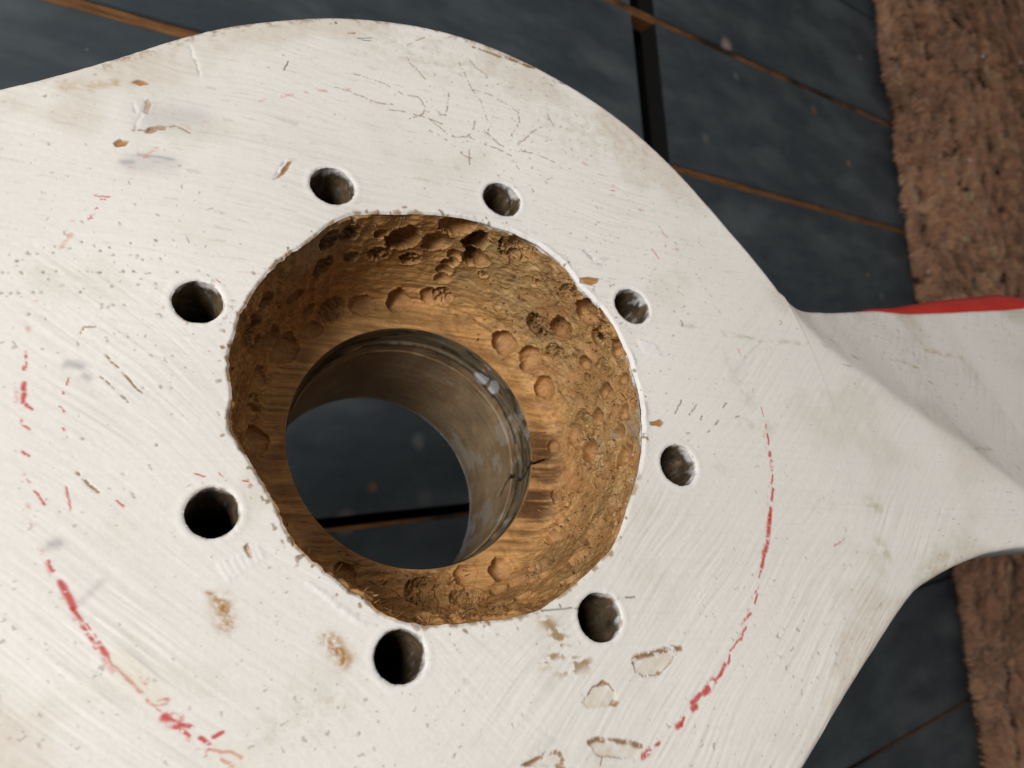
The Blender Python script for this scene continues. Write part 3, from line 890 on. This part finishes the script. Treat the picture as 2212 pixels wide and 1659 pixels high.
for kind, pts, wd in FEAT:
    m = 0.03 + 3 * wd
    px = [p[0] for p in pts]; py = [p[1] for p in pts]
    sel = np.nonzero((X > min(px) - m) & (X < max(px) + m) & (Y > min(py) - m) & (Y < max(py) + m))[0]
    if not len(sel):
        continue
    sx_, sy_ = wxx[sel], wyy[sel]
    if kind == 'chip':
        d_ = poly_sdf(sx_, sy_, pts)
        blend(sel, sstep(0.010, 0.002, d_) * .5, (0.80, 0.78, 0.75))
        blend(sel, sstep(0.003, -0.003, d_), np.array(WOOD))
        C[sel] *= (1 + 0.18 * streak[sel] * (d_ < 0))[:, None]
        blend(sel, sstep(0.006, 0.0, np.abs(d_)) * .45, (0.15, 0.09, 0.05))
        Z[sel] += 0.006 * sstep(0.003, -0.006, d_)
    elif kind == 'flake':
        d_ = poly_sdf(sx_, sy_, pts)
        blend(sel, sstep(0.004, -0.006, d_) * np.clip(.42 + .35 * mid[sel], 0, .8), (0.62, 0.53, 0.41))
        Z[sel] += 0.0035 * sstep(0.004, -0.008, d_)
    elif kind == 'dot':
        d_ = np.hypot(sx_ - pts[0][0], sy_ - pts[0][1])
        blend(sel, sstep(wd * 1.05, wd * .3, d_) * (.25 + .5 * ((pts[0][0] * 977 + pts[0][1] * 431) % 1.0)), (0.13, 0.065, 0.045))
        Z[sel] += 0.002 * sstep(wd * 1.3, 0, d_)
    elif kind in TONE:
        c, o = TONE[kind]
        d_ = seg_dist(sx_, sy_, pts)
        f = np.exp(-(d_ / (wd * .55)) ** 2)
        if kind == 'rust':
            f = f * np.clip(.75 + .7 * mid[sel] + .5 * fine[sel], 0, 1.3)
        elif kind == 'dirt2':
            f = f * sstep(0.15, 0.5, streak[sel] * .5 + mid[sel] * .9 + .1)
        elif kind == 'dirt':
            f = f * (0.6 + .9 * mid[sel] + .5 * fine[sel])
        elif kind in ('tan', 'olive'):
            f = f * np.clip(.62 + .7 * mid[sel] + .5 * streak[sel], 0, 1.15)
        blend(sel, f * o, c)
    elif kind == 'gouge':
        d_ = seg_dist(sx_, sy_, pts)
        Z[sel] += 0.0026 * np.exp(-(d_ / (wd * .38)) ** 2)
        blend(sel, sstep(wd * .6, 0, d_) * sstep(.1, .5, fine[sel] + mid[sel]) * .7, (0.25, 0.18, 0.13))
        blend(sel, sstep(wd * 1.2, wd * .5, d_) * .3, (0.78, 0.77, 0.755))
    elif kind == 'dab':
        d_ = seg_dist(sx_, sy_, pts)
        Z[sel] -= 0.0022 * np.exp(-(d_ / (wd * .7)) ** 2)
        blend(sel, np.exp(-(d_ / wd) ** 2) * .4, (0.78, 0.76, 0.745))
    else:
        d_ = seg_dist(sx_, sy_, pts)
        brk = {'scratch': sstep(-.35, .25, fine[sel] + mid[sel] + .15), 'brown': sstep(-.5, .1, fine[sel] * .7 + mid[sel] + .25),
               'dark': sstep(-.6, 0, mid[sel] + fine[sel] * .5 + .2), 'red': sstep(-.75, .05, streak[sel] * .45 + fine[sel] * .45 + mid[sel] * .5 + .1), 'cream': 1.0}[kind]
        c, o = {'scratch': ((0.30, 0.19, 0.11), .75), 'brown': ((0.25, 0.125, 0.045), .92), 'dark': ((0.07, 0.055, 0.05), .8),
                'red': ((0.52, 0.030, 0.026), .9), 'cream': ((0.74, 0.69, 0.56), .45)}[kind]
        wf = max(wd * (.72 if kind == 'red' else 1.0), .0045)
        f = sstep(wf * 0.95, wf * .25, d_)
        blend(sel, f * brk * o, c)
        if kind in ('scratch', 'brown', 'dark'):
            Z[sel] += (0.0012 if kind != 'brown' else 0.003) * f * brk
# faint red ring all the way along the scribed circle
ring = sstep(0.012, 0.002, np.abs(Rr - 1.465 + .004 * mid)) * sstep(.45, .9, mid + streak * .5 + .3 * fine)
blend(ALL, ring * 0.45, (0.62, 0.16, 0.14))

# thick paint lip round the right of the recess, thin chipped lip elsewhere
er = Rr - rim(TH)
lipw = sstep(20, 40, DG) * (1 - sstep(128, 150, DG))
lump = 0.45 + 0.9 * fbm(TH * 7, Rr * 7, 0, 61, 4)
Z -= 0.008 * lipw * lump.clip(0.05, 2) * np.exp(-((er - 0.012) / 0.016) ** 2)
Z += (0.008 * (1 - lipw) + 0.012 * lipw) * sstep(0.012, 0.0, er)
blend(ALL, lipw * sstep(0.045, 0.02, er) * .35, (0.79, 0.775, 0.755))
chipr = sstep(0.016, 0.003, er + 0.010 * mid) * (1 - lipw) * sstep(-.1, .4, noise(TH * 26, Rr * 30, 0, 62) + .25)
blend(ALL, chipr * .85, (0.33, 0.22, 0.12))
# scattered rust-brown nicks in a band round the recess rim
nick = sstep(0.07, 0.02, er) * sstep(.78, .95, fbm(X * 42, Y * 42, 0, 63, 2)) 
blend(ALL, nick * .8, (0.24, 0.13, 0.06))

# bolt holes
HOLE = [(math.cos(math.radians(45 * i)), math.sin(math.radians(45 * i))) for i in range(8)]
HR = [.0905, .0895, .0895, .090, .0905, .0865, .083, .085]
keep = np.ones(len(Q), bool)
QX, QY = X[Q].mean(1), Y[Q].mean(1)
for i, (hx, hy) in enumerate(HOLE):
    dx, dy = X - hx, Y - hy
    ro_ = np.hypot(dx, dy)
    near = ro_ < .16
    an = np.arctan2(dy[near], dx[near])
    hr = HR[i] * (1 + 0.018 * fbm(np.cos(an) * 2.5 + i * 9, np.sin(an) * 2.5, 0, 71, 3))
    rn = ro_[near]
    # ease the grid radially so that a ring of vertices lands on the hole's edge
    snap = np.abs(rn - hr) < 0.0034
    rn2 = np.where(snap, hr, rn)
    idn = np.nonzero(near)[0]
    X[idn] = hx + np.cos(an) * rn2; Y[idn] = hy + np.sin(an) * rn2
    Z[idn] += 0.005 * sstep(hr + .010, hr - .001, rn2) ** 1.5 - 0.0012 * np.exp(-((rn2 - hr - .018) / .010) ** 2)
    blend(idn, sstep(hr + .035, hr + .012, rn2) * .3, (0.79, 0.775, 0.76))
    blend(idn, sstep(hr + .008, hr, rn2) * sstep(.1, .5, mid[idn] + .2 * fine[idn]) * .8, (0.30, 0.19, 0.10))
    sub = np.nonzero(np.hypot(QX - hx, QY - hy) < .12)[0]
    an_q = np.arctan2(QY[sub] - hy, QX[sub] - hx)
    hq = HR[i] * (1 + 0.018 * fbm(np.cos(an_q) * 2.5 + i * 9, np.sin(an_q) * 2.5, 0, 71, 3))
    keep[sub[np.hypot(X[Q[sub]].mean(1) - hx, Y[Q[sub]].mean(1) - hy) < hq]] = False
Q = Q[keep]
# eased outer edge
Z += 0.028 * (1 - np.sqrt(np.clip(1 - (1 - np.clip(ED / 0.035, 0, 1)) ** 2, 0, 1)))

# underside and the edge that joins it to the face
X2, Y2, Z2, Q2, OUT2, _e = sheet(6, 260, lambda t: np.full(t.shape, .598), bot_z)
side = np.stack([OUT, np.roll(OUT, -1), np.roll(OUT2, -1) + nv, OUT2 + nv], -1)
co = np.concatenate([hub_co(X, Y, Z), hub_co(X2, Y2, Z2)])
cl = np.concatenate([C, np.tile(np.array([[0.70, 0.67, 0.63]], np.float32), (len(X2), 1))])
quads = np.concatenate([Q, Q2[:, ::-1] + nv, side])
body = mesh_obj('painted_body', np_mesh('painted_body', co, quads, None, cl), M_paint, prop)

# red painted edge of the blade
def red_edge(phi):
    u = np.concatenate([np.linspace(2.72, 5.0, 160), np.linspace(5.1, UT - .1, 60)])
    e = np.interp(u, ux, uc[0]); ze = np.interp(u, ux, uc[1])
    wd = np.interp(u, [2.72, 3.0, 3.37, 3.9, 4.86, 10, UT], [.004, .045, .095, .150, .195, .20, .05])
    rows = []
    for a, b in ((-.10, .0), (.0, -.012), (.35, .0), (.75, .05), (1.0, .14), (.95, .22), (.6, .27), (.0, .28), (-.10, .28)):
        v = e + wd * a; z = ze + .028 + (b * .45) + wd * a * .25 * (a > 0)
        x, y = u * math.cos(phi) + v * math.sin(phi), u * math.sin(phi) - v * math.cos(phi)
        rows.append(hub_co(x, y, z))
    n = len(u); co = np.concatenate(rows)
    q = np.array([[r * n + i, r * n + i + 1, (r + 1) * n + i + 1, (r + 1) * n + i] for r in range(len(rows) - 1) for i in range(n - 1)])
    return np_mesh('red_edge', co, q)
k = Nodes('red blade paint')
tc = k.new('ShaderNodeTexCoord'); n_ = k.noise(tc.outputs['Object'], 60.0)
k.link(k.ramp(n_.outputs['Fac'], [(.3, (0.50, 0.016, 0.010)), (.7, (0.60, 0.028, 0.016))]).outputs[0], k.b.inputs['Base Color'])
k.b.inputs['Roughness'].default_value = 0.4
M_red = k.m
for ph in (120, 300):
    tag(mesh_obj('red_edge', red_edge(math.radians(ph)), M_red, prop), 'red painted edge of the blade')

# ---- bolt hole walls
for i, (hx, hy) in enumerate(HOLE):
    n, zs = 96, np.concatenate([[0.006, .0085], np.linspace(0.012, 0.12, 14), np.linspace(.15, 1.53, 40)])
    an = np.arange(n) * 2 * math.pi / n
    A, ZZ = np.meshgrid(an, zs)
    r = HR[i] * (1 + 0.018 * fbm(np.cos(A) * 2.5 + i * 9, np.sin(A) * 2.5, 0, 71, 3))
    r = r + 0.0015 * fbm(np.cos(A) * 6, np.sin(A) * 6 + i, ZZ * 30, 72, 3)
    r[0] += .014
    x, y = hx + r * np.cos(A), hy + r * np.sin(A)
    nn = fbm(np.cos(A) * 3 + i * 5, np.sin(A) * 3, ZZ * 9, 73, 4)
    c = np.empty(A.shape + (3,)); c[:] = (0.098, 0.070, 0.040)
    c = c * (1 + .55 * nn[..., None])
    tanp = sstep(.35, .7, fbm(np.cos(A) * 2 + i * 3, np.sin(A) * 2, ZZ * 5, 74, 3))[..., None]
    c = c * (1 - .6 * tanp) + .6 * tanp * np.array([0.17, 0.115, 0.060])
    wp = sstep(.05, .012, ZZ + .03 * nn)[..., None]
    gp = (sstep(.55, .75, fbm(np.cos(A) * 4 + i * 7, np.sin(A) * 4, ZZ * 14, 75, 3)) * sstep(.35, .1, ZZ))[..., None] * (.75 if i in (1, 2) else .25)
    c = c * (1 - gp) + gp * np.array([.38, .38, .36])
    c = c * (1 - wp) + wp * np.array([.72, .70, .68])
    idx = np.arange(A.size).reshape(A.shape)
    q = np.stack([idx[:-1], idx[1:], np.roll(idx[1:], -1, 1), np.roll(idx[:-1], -1, 1)], -1).reshape(-1, 4)
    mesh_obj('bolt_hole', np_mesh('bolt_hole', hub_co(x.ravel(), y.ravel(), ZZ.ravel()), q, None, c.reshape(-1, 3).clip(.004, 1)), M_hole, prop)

# ---- carved recess
NA, NS = 1560, 210
th = np.arange(NA) * 2 * np.pi / NA
T, SS = np.meshgrid(th, np.linspace(0, 1, NS + 1))
RM = rim(th)[None, :] * np.ones((NS + 1, 1))
r, z = recess_profile(SS, T, RM)
z = z + 0.008 * SS ** 10 + 0.004 * SS ** 10 * sstep(20, 40, np.degrees(T) % 360) * (1 - sstep(128, 150, np.degrees(T) % 360))
P = np.stack([r * np.cos(T), r * np.sin(T), z], -1)
dT = np.roll(P, -1, 1) - np.roll(P, 1, 1)
dS = np.gradient(P, axis=0)
nrm = np.cross(dT, dS); nrm /= np.linalg.norm(nrm, axis=-1, keepdims=True)
# into the wood = away from the axis / downwards
sgn = np.sign((nrm * np.stack([np.cos(T), np.sin(T), np.full(T.shape, 1.0)], -1)).sum(-1))
nrm *= sgn[..., None]
px, py, pz = P[..., 0], P[..., 1], P[..., 2]
pu, pv = px * ca + py * sa, px * sa - py * ca
dg = np.degrees(T) % 360
wall = sstep(.22, .45, SS)
rough = sstep(40, 70, dg) * (1 - sstep(150, 175, dg))
low = sstep(185, 200, dg) * (1 - sstep(232, 250, dg))
leftw = sstep(240, 262, dg) * (1 - sstep(335, 355, dg)) * wall
fibre = fbm(pu * 5, pv * 75, pz * 75, 81, 3, .6)
f1 = fbm(px * 7, py * 7, pz * 7, 82, 3)
f2 = fbm(px * 26, py * 26, pz * 26, 83, 4, .6)
tear = fbm(pu * 9, pv * 26, pz * 26, 87, 4, .6)
rid = 1 - np.abs(fbm(px * 17, py * 17, pz * 17, 84, 3))
dsp = 0.010 * f1 * wall + (0.0020 + 0.0015 * rough * wall + 0.008 * low) * f2 + (0.002 + 0.0045 * rough * wall + .012 * low + .004 * leftw) * tear + 0.0035 * fibre * (1 - .5 * wall) + (0.002 + .004 * rough) * wall * (rid - .6)
# tool flats on the upper-left wall
dsp += 0.010 * sstep(300, 330, np.where(dg < 40, dg + 360, dg)) * (1 - sstep(365, 385, np.where(dg < 40, dg + 360, dg))) * wall * np.abs(fbm(T * 12, SS * 2, 0, 85, 2))
PITS = [(6.17,0.869,0.042,'r'),(0.017,0.844,0.039,'r'),(0.183,0.819,0.024,'d'),(0.323,0.775,0.059,'d'),(0.515,0.763,0.051,'s'),(0.052,0.638,0.027,'d'),(6.152,0.656,0.044,'r'),(0.218,0.631,0.041,'r'),(0.41,0.575,0.038,'r'),(6.222,0.225,0.062,'r'),(0.157,0.188,0.054,'s'),(0.419,0.2,0.058,'d'),(5.821,0.206,0.068,'s'),(0.628,0.269,0.051,'s'),(5.603,0.525,0.033,'s'),(0.698,0.294,0.051,'r'),(0.593,0.938,0.063,'s'),(0.733,0.831,0.065,'b'),(0.777,0.694,0.062,'b'),(0.908,0.894,0.033,'d'),(0.96,0.906,0.056,'s'),(0.951,0.838,0.028,'d'),(1.239,0.206,0.06,'d'),(1.44,0.263,0.059,'d'),(1.466,0.894,0.042,'d'),(1.614,0.831,0.038,'b'),(1.745,0.944,0.037,'d'),(1.684,0.638,0.029,'d'),(0.864,0.581,0.02,'r'),(1.152,0.756,0.012,'d'),(1.649,0.231,0.052,'d'),(2.182,0.469,0.046,'d'),(2.173,0.756,0.037,'d'),(2.321,0.825,0.04,'d'),(2.025,0.562,0.043,'d'),(1.763,0.594,0.02,'d'),(1.902,0.9,0.023,'d'),(2.077,0.156,0.03,'d'),(2.435,0.206,0.029,'d'),(2.609,0.275,0.029,'d'),(2.068,0.831,0.032,'d'),(2.042,0.344,0.055,'s'),(2.653,0.825,0.034,'d'),(5.533,0.263,0.052,'s'),(5.376,0.219,0.048,'r'),(5.175,0.163,0.056,'s'),(2.731,0.294,0.05,'d'),(3.107,0.156,0.058,'d'),(3.351,0.075,0.048,'s'),(2.967,0.281,0.027,'r'),(4.163,0.125,0.045,'d'),(3.883,0.106,0.02,'d'),(3.656,0.15,0.075,'r'),(3.412,0.244,0.07,'r'),(3.857,0.275,0.05,'r'),(2.435,0.213,0.039,'r'),(0.663,0.669,0.029,'s'),(0.654,0.594,0.029,'s'),(0.646,0.506,0.029,'s'),(0.654,0.425,0.03,'s'),(1.318,0.894,0.033,'r'),(1.431,0.638,0.044,'d'),(1.545,1,0.032,'d'),(1.763,0.763,0.033,'r'),(1.902,0.713,0.033,'d'),(1.518,0.456,0.04,'r')]
rq = np.random.default_rng(17)
EXTRA = [(math.radians(rq.uniform(48, 168)), rq.uniform(.38, .95), rq.uniform(.030, .085), 'q' if rq.random() < .75 else 'r') for _ in range(34)]
EXTRA += [(math.radians(rq.uniform(-60, 48)), rq.uniform(.42, .95), rq.uniform(.03, .06), 'q') for _ in range(12)]
PITS = EXTRA + PITS
dpit = np.zeros(T.shape); pitm = np.zeros(T.shape); pitr = np.zeros(T.shape); pitb = np.zeros(T.shape)
jn = fbm(px * 60, py * 60, pz * 60, 86, 3, .6)
PITS += [(math.radians(rq.uniform(235, 352)), rq.uniform(.12, .8), rq.uniform(.025, .05), rq.choice(['r', 's', 'd'])) for _ in range(16)]
PITS += [(math.radians(rq.uniform(150, 235)), rq.uniform(.22, .9), rq.uniform(.025, .05), rq.choice(['r', 'r', 's', 'd'])) for _ in range(20)]
for (a0, s0, rad, kd) in PITS:
    rm0 = rim(np.array([a0]))
    r0, z0 = recess_profile(np.array([s0]), np.array([a0]), rm0)
    q0 = np.array([r0[0] * math.cos(a0), r0[0] * math.sin(a0), z0[0]])
    if s0 > .35 and kd in 'sdr':
        rad *= 1.3
    rows = np.abs(SS[:, 0] - s0) < rad * 1.8 + .05
    i0 = np.nonzero(rows)[0]
    if not len(i0):
        continue
    sl = slice(i0[0], i0[-1] + 1)
    vec = P[sl] - q0
    tg = np.array([-math.sin(a0), math.cos(a0), 0.0]) * math.cos(a0 * 37 + s0 * 53) + np.array([0, 0, 1.0]) * math.sin(a0 * 37 + s0 * 53)
    vl = (vec @ tg)[..., None] * tg * (.45 if kd == 'q' else .12)
    rho = np.linalg.norm(vec - vl, axis=-1) + rad * (.16 * f2[sl] + .10 * f1[sl])
    x = np.clip(1 - (rho / rad) ** 2, 0, 1)
    # drilled from above and to the side: deeper towards the upper-left
    sk = (vec[..., 0] * .5 - vec[..., 1] * .5) / rad
    kdep = {'s': .62, 'd': 1.05, 'b': 1.5, 'r': .62, 'q': .16}[kd]
    dep = kdep * rad * np.sqrt(x) * (1 + .45 * np.clip(sk, -1, 1))
    if kd in 'sdbq':
        dep = dep + x * 0.0022 * np.sin(rho / rad * 30) * (x > 0)
    else:
        dep = dep + np.sqrt(x) * rad * .55 * jn[sl]
    if kd == 'b':
        c2 = np.linalg.norm(vec - np.array([.35, .0, -.2]) * rad, axis=-1) / (rad * .5)
        dep = dep + 2.4 * rad * np.sqrt(np.clip(1 - c2 ** 2, 0, 1))
        pitb[sl] = np.maximum(pitb[sl], sstep(1.0, .7, c2))
    dep = np.maximum(dep, 0) * (1 + .55 * wall[sl] * (kd in 'sdrb'))
    dpit[sl] = np.where(x > 0, np.maximum(dep, dpit[sl] * .35), dpit[sl])
    dsp[sl] = np.where(x > 0, dsp[sl] * .35, dsp[sl])
    # burr thrown up round the pit
    dsp[sl] -= (0.0 if kd == 'q' else 0.003) * np.exp(-((rho / rad - 1.08) / .10) ** 2) * (1 + f2[sl])
    pitm[sl] = np.maximum(pitm[sl], sstep(0, .25, x)); 
    if kd == 'r':
        pitr[sl] = np.maximum(pitr[sl], sstep(0, .2, x))
fade = sstep(1.0, .985, SS) * sstep(0, .02, SS)
# cracks: along the grain from the bore
def surf_line(pts, wd):
    best = np.full(T.shape, 1e9)
    for (a, b) in zip(pts[:-1], pts[1:]):
        a, b = np.array(a), np.array(b); dd = b - a
        t = np.clip(((P - a) @ dd) / (dd @ dd), 0, 1)
        best = np.minimum(best, np.linalg.norm(P - a - t[..., None] * dd, axis=-1))
    return sstep(wd, wd * .3, best + .002 * f2)
def on_floor(r_, a_):
    return (r_ * math.cos(math.radians(a_)), r_ * math.sin(math.radians(a_)), .602)
crack = np.maximum(surf_line([on_floor(.575, 128), on_floor(.65, 124.5), on_floor(.70, 123)], .006),
                   surf_line([on_floor(.72, 192), on_floor(.755, 186), (.80 * math.cos(math.radians(183)), .80 * math.sin(math.radians(183)), .50)], .007))
tuft = np.clip(fbm(pu * 14, pv * 60, pz * 60, 91, 3, .65), -.2, 1)
dsp = dsp - (.0015 + .007 * pitr + .0015 * rough * wall) * tuft * (1 - .85 * pitm * (1 - pitr))
dsp = dsp * fade + 0.02 * crack
pdir = nrm + wall[..., None] * np.array([0, 0, .75])
pdir /= np.linalg.norm(pdir, axis=-1, keepdims=True)
P = P + nrm * dsp[..., None] + pdir * (dpit * fade)[..., None]
# colours
c = np.empty(T.shape + (3,), np.float32)
c[:] = (0.47, 0.252, 0.090)
k1 = np.clip(.5 + .5 * fibre, 0, 1)[..., None]
c = c * (0.58 + .75 * k1)
ol = (wall * sstep(15, 60, dg) * (1 - sstep(165, 190, dg)) * (.55 + .5 * f1))[..., None].clip(0, .9)
c = c * (1 - ol) + ol * np.array([0.355, 0.245, 0.108])
redd = (sstep(.1, .7, fbm(px * 4, py * 4, pz * 4, 88, 3)) * .5)[..., None]
c = c * (1 - redd) + redd * np.array([0.36, 0.165, 0.058])
pale = (sstep(.1, .6, f2) * rough * .5 + pitr * .35 * np.clip(jn + .5, 0, 1))[..., None].clip(0, .8)
c = c * (1 - pale) + pale * np.array([0.52, 0.33, 0.15])
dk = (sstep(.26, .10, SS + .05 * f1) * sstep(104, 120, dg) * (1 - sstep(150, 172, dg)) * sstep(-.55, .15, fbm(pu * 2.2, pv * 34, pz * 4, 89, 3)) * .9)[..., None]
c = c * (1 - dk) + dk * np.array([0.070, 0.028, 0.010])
gl = (sstep(-.2, .7, fbm(pu * 2.5, pv * 30, pz * 30, 90, 3)) * .28 * (1 - .6 * wall))[..., None]
c = c * (1 - gl) + gl * np.array([0.16, 0.066, 0.022])
grey = (sstep(325, 350, np.where(dg < 40, dg + 360, dg)) * (1 - sstep(352, 372, np.where(dg < 40, dg + 360, dg))) * sstep(.6, .85, SS) * .55)[..., None]
c = c * (1 - grey) + grey * np.array([0.36, 0.27, 0.18])
stn = (sstep(.15, .75, fbm(px * 5 + 9, py * 5, pz * 5, 94, 4)) * .45)[..., None]
c = c * (1 - stn) + stn * np.array([0.19, 0.092, 0.036])
pf = (pitm * (1 - pitr) * .55)[..., None]
c = c * (1 - pf) + pf * np.array([0.40, 0.205, 0.078])
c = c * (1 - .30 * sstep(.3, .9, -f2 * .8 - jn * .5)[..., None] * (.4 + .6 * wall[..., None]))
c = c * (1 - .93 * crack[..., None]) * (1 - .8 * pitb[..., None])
lw = sstep(18, 34, dg) * (1 - sstep(135, 150, dg))
pt = (sstep(.985, .995, SS + .010 * f2 + .022 * f1 + .012 * sstep(40, 60, dg) * (1 - sstep(75, 95, dg))) * lw)[..., None]
c = c * (1 - pt) + pt * np.array([0.60, 0.60, 0.59])
fleck = (sstep(.85, 1.0, jn + .2 * f2) * sstep(.86, .97, SS) * .7 * sstep(330, 350, np.where(dg < 160, dg + 360, dg)))[..., None]
c = c * (1 - fleck) + fleck * np.array([.66, .64, .62])
gsm = (sstep(.25, .7, fbm(px * 9 + 3, py * 9, pz * 9, 93, 2)) * sstep(105, 118, dg) * (1 - sstep(128, 138, dg)) * sstep(.45, .6, SS) * .55)[..., None]
c = c * (1 - gsm) + gsm * np.array([.34, .31, .27])
idx = np.arange(T.size).reshape(T.shape)
q = np.stack([idx[:-1], np.roll(idx[:-1], -1, 1), np.roll(idx[1:], -1, 1), idx[1:]], -1).reshape(-1, 4)
flat = P.reshape(-1, 3)
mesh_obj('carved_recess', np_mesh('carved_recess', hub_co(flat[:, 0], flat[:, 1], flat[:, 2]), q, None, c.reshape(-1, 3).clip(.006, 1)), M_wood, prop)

# loose splinters standing out of the torn wood
rs = np.random.default_rng(5)
cand = np.nonzero(((rough * wall + low * .9 + pitr * .8 + .05) > rs.random(T.shape) * 1.0).ravel() & (SS.ravel() > .03) & (SS.ravel() < .975))[0]
pick = rs.choice(cand, 1300, replace=False)
pp = flat[pick] - nrm.reshape(-1, 3)[pick] * .002
g = np.array([ca, sa, 0.0])
dr = g * rs.choice([-1, 1], (1300, 1)) * .8 + rs.normal(0, .45, (1300, 3)) - nrm.reshape(-1, 3)[pick] * rs.uniform(.05, .7, (1300, 1))
dr /= np.linalg.norm(dr, axis=1)[:, None]
ln = rs.uniform(.010, .050, (1300, 1)); 
wv = np.cross(dr, rs.normal(0, 1, (1300, 3))); wv /= np.linalg.norm(wv, axis=1)[:, None]; wv *= rs.uniform(.0015, .005, (1300, 1))
w2 = np.cross(dr, wv) * .5
v = np.stack([pp - wv - dr * ln * .2, pp + wv - dr * ln * .2, pp + w2 - dr * ln * .2, pp + dr * ln - wv * .3, pp + dr * ln + wv * .25, pp + dr * ln + w2 * .3], 1).reshape(-1, 3)
b = np.arange(1300)[:, None] * 6
qs = np.concatenate([b + [0, 1, 4, 3], b + [1, 2, 5, 4], b + [2, 0, 3, 5]]); ts = np.concatenate([b + [0, 2, 1], b + [3, 4, 5]])
cs = np.repeat(np.array([0.44, 0.225, 0.085]) * rs.uniform(.6, 1.25, (1300, 1)), 6, 0)
sp_ = mesh_obj('splinters', np_mesh('splinters', hub_co(v[:, 0], v[:, 1], v[:, 2]), qs, ts, cs, False), M_wood, prop)
tag(sp_, kind='stuff')

# ---- bore through the hub
NB = 720
prof = [(.575, .600), (.573, .612), (.574, .63), (.576, .70), (.575, .735), (.560, .744), (.561, .75), (.563, .80), (.563, .815), (.557, .823)]
zz = np.concatenate([np.linspace(.60, .825, 90), np.linspace(.83, 1.53, 110), [1.545, 1.552, 1.556]])
rr = np.interp(zz, [p[1] for p in prof] + [1.53, 1.545, 1.552, 1.556], [p[0] for p in prof] + [.597, .597, .602, .612])
an = np.arange(NB) * 2 * np.pi / NB
A, ZZ = np.meshgrid(an, zz); Rb = rr[:, None] * np.ones((1, NB))
cxA, sxA = np.cos(A), np.sin(A)
nb = fbm(cxA * 6, sxA * 6, ZZ * 6, 101, 4)
nb2 = fbm(cxA * 30, sxA * 30, ZZ * 30, 104, 3)
st = fbm(cxA * 2 + sxA * 2, cxA * 3, ZZ * 38, 102, 3)
dgA = np.degrees(A) % 360
crk = np.minimum(seg_dist(dgA / 60, ZZ, [(126.5 / 60, .60), (128 / 60, .66), (130.5 / 60, .70), (131.5 / 60, .735)]),
                 seg_dist(dgA / 60, ZZ, [(128 / 60, .80), (127 / 60, .86), (129 / 60, .92), (131.5 / 60, .955), (132.5 / 60, .985)]))
cr = sstep(.024, .010, crk + .007 * nb)
Rb = Rb + .0008 * st + .002 * nb + .012 * cr
c = np.empty(A.shape + (3,)); c[:] = (0.285, 0.200, 0.115)
c = c * (.92 + .16 * nb + .08 * st + .06 * nb2)[..., None]
warm = sstep(-.1, .6, fbm(cxA * 3, sxA * 3 + 4, ZZ * 3, 103, 3))[..., None] * .6
c = c * (1 - warm) + warm * np.array([0.215, 0.130, 0.066])
topr = sstep(.765, .735, ZZ + .012 * nb)[..., None]
c = c * (1 - topr) + topr * (np.array([0.135, 0.108, 0.068]) * (1 + .5 * st)[..., None])
worn = (sstep(.05, .45, fbm(cxA * 7 + 2, sxA * 7, ZZ * 26, 105, 4)) * sstep(.95, .78, ZZ) * .7)[..., None]
c = c * (1 - worn) + worn * np.array([0.20, 0.115, 0.055])
dkp = (sstep(.1, .5, fbm(cxA * 5, sxA * 5 + 3, ZZ * 30, 106, 4)) * sstep(.93, .70, ZZ) * .75)[..., None]
c = c * (1 - dkp) + dkp * np.array([0.030, 0.024, 0.017])
scf = (sstep(.30, .75, fbm(cxA * 4 + 6, sxA * 4, ZZ * 7, 107, 5, .62)) * sstep(40, 75, dgA) * (1 - sstep(165, 190, dgA)) * .55)[..., None]
c = c * (1 - scf) + scf * np.array([0.34, 0.305, 0.25])
gro = (np.exp(-((ZZ - .745) / .008) ** 2) * sstep(-.6, .1, nb) * .9)[..., None]
c = c * (1 - gro) + gro * np.array([.012, .010, .008])
tanl = (np.exp(-((ZZ - .605) / .010) ** 2) * sstep(110, 130, dgA) * (1 - sstep(190, 220, dgA)))[..., None]
c = c * (1 - tanl) + tanl * np.array([.34, .19, .07])
# grey primer left in patches
gp = np.zeros(A.shape)
for (a_, z_, ra, rz) in [(73.0, 0.734, 4, 0.035), (81.8, 0.715, 3, 0.035), (72.0, 0.676, 2, 0.02), (70.7, 0.629, 1.5, 0.015), (139.2, 1.512, 4, 0.06), (140.8, 1.392, 3, 0.03), (148.6, 1.469, 4, 0.05), (155.8, 1.416, 4, 0.05), (73.0, 0.629, 1.5, 0.012)]:
    gp = np.maximum(gp, sstep(1.15, .75, np.hypot((dgA - a_) / ra, (ZZ - z_) / rz) + .6 * nb + .35 * nb2))
gp = np.maximum(gp, sstep(.25, .5, nb + .5 * nb2) * sstep(138, 146, dgA) * (1 - sstep(205, 215, dgA)) * sstep(1.15, 1.4, ZZ))
c = c * (1 - gp[..., None]) + gp[..., None] * np.array([.30, .305, .31])
c = c * (1 - .93 * cr[..., None])
ed_ = sstep(1.515, 1.54, ZZ + .008 * nb)[..., None] * .8  # pale lower lip: light catching the edge, put into the colour
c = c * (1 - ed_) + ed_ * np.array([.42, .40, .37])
idx = np.arange(A.size).reshape(A.shape)
q = np.stack([idx[:-1], np.roll(idx[:-1], -1, 1), np.roll(idx[1:], -1, 1), idx[1:]], -1).reshape(-1, 4)[:, ::-1]
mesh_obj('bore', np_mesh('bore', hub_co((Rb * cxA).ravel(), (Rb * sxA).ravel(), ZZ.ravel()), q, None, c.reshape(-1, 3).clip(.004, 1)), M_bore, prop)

scene.render.resolution_x = 1024
scene.render.resolution_y = 768
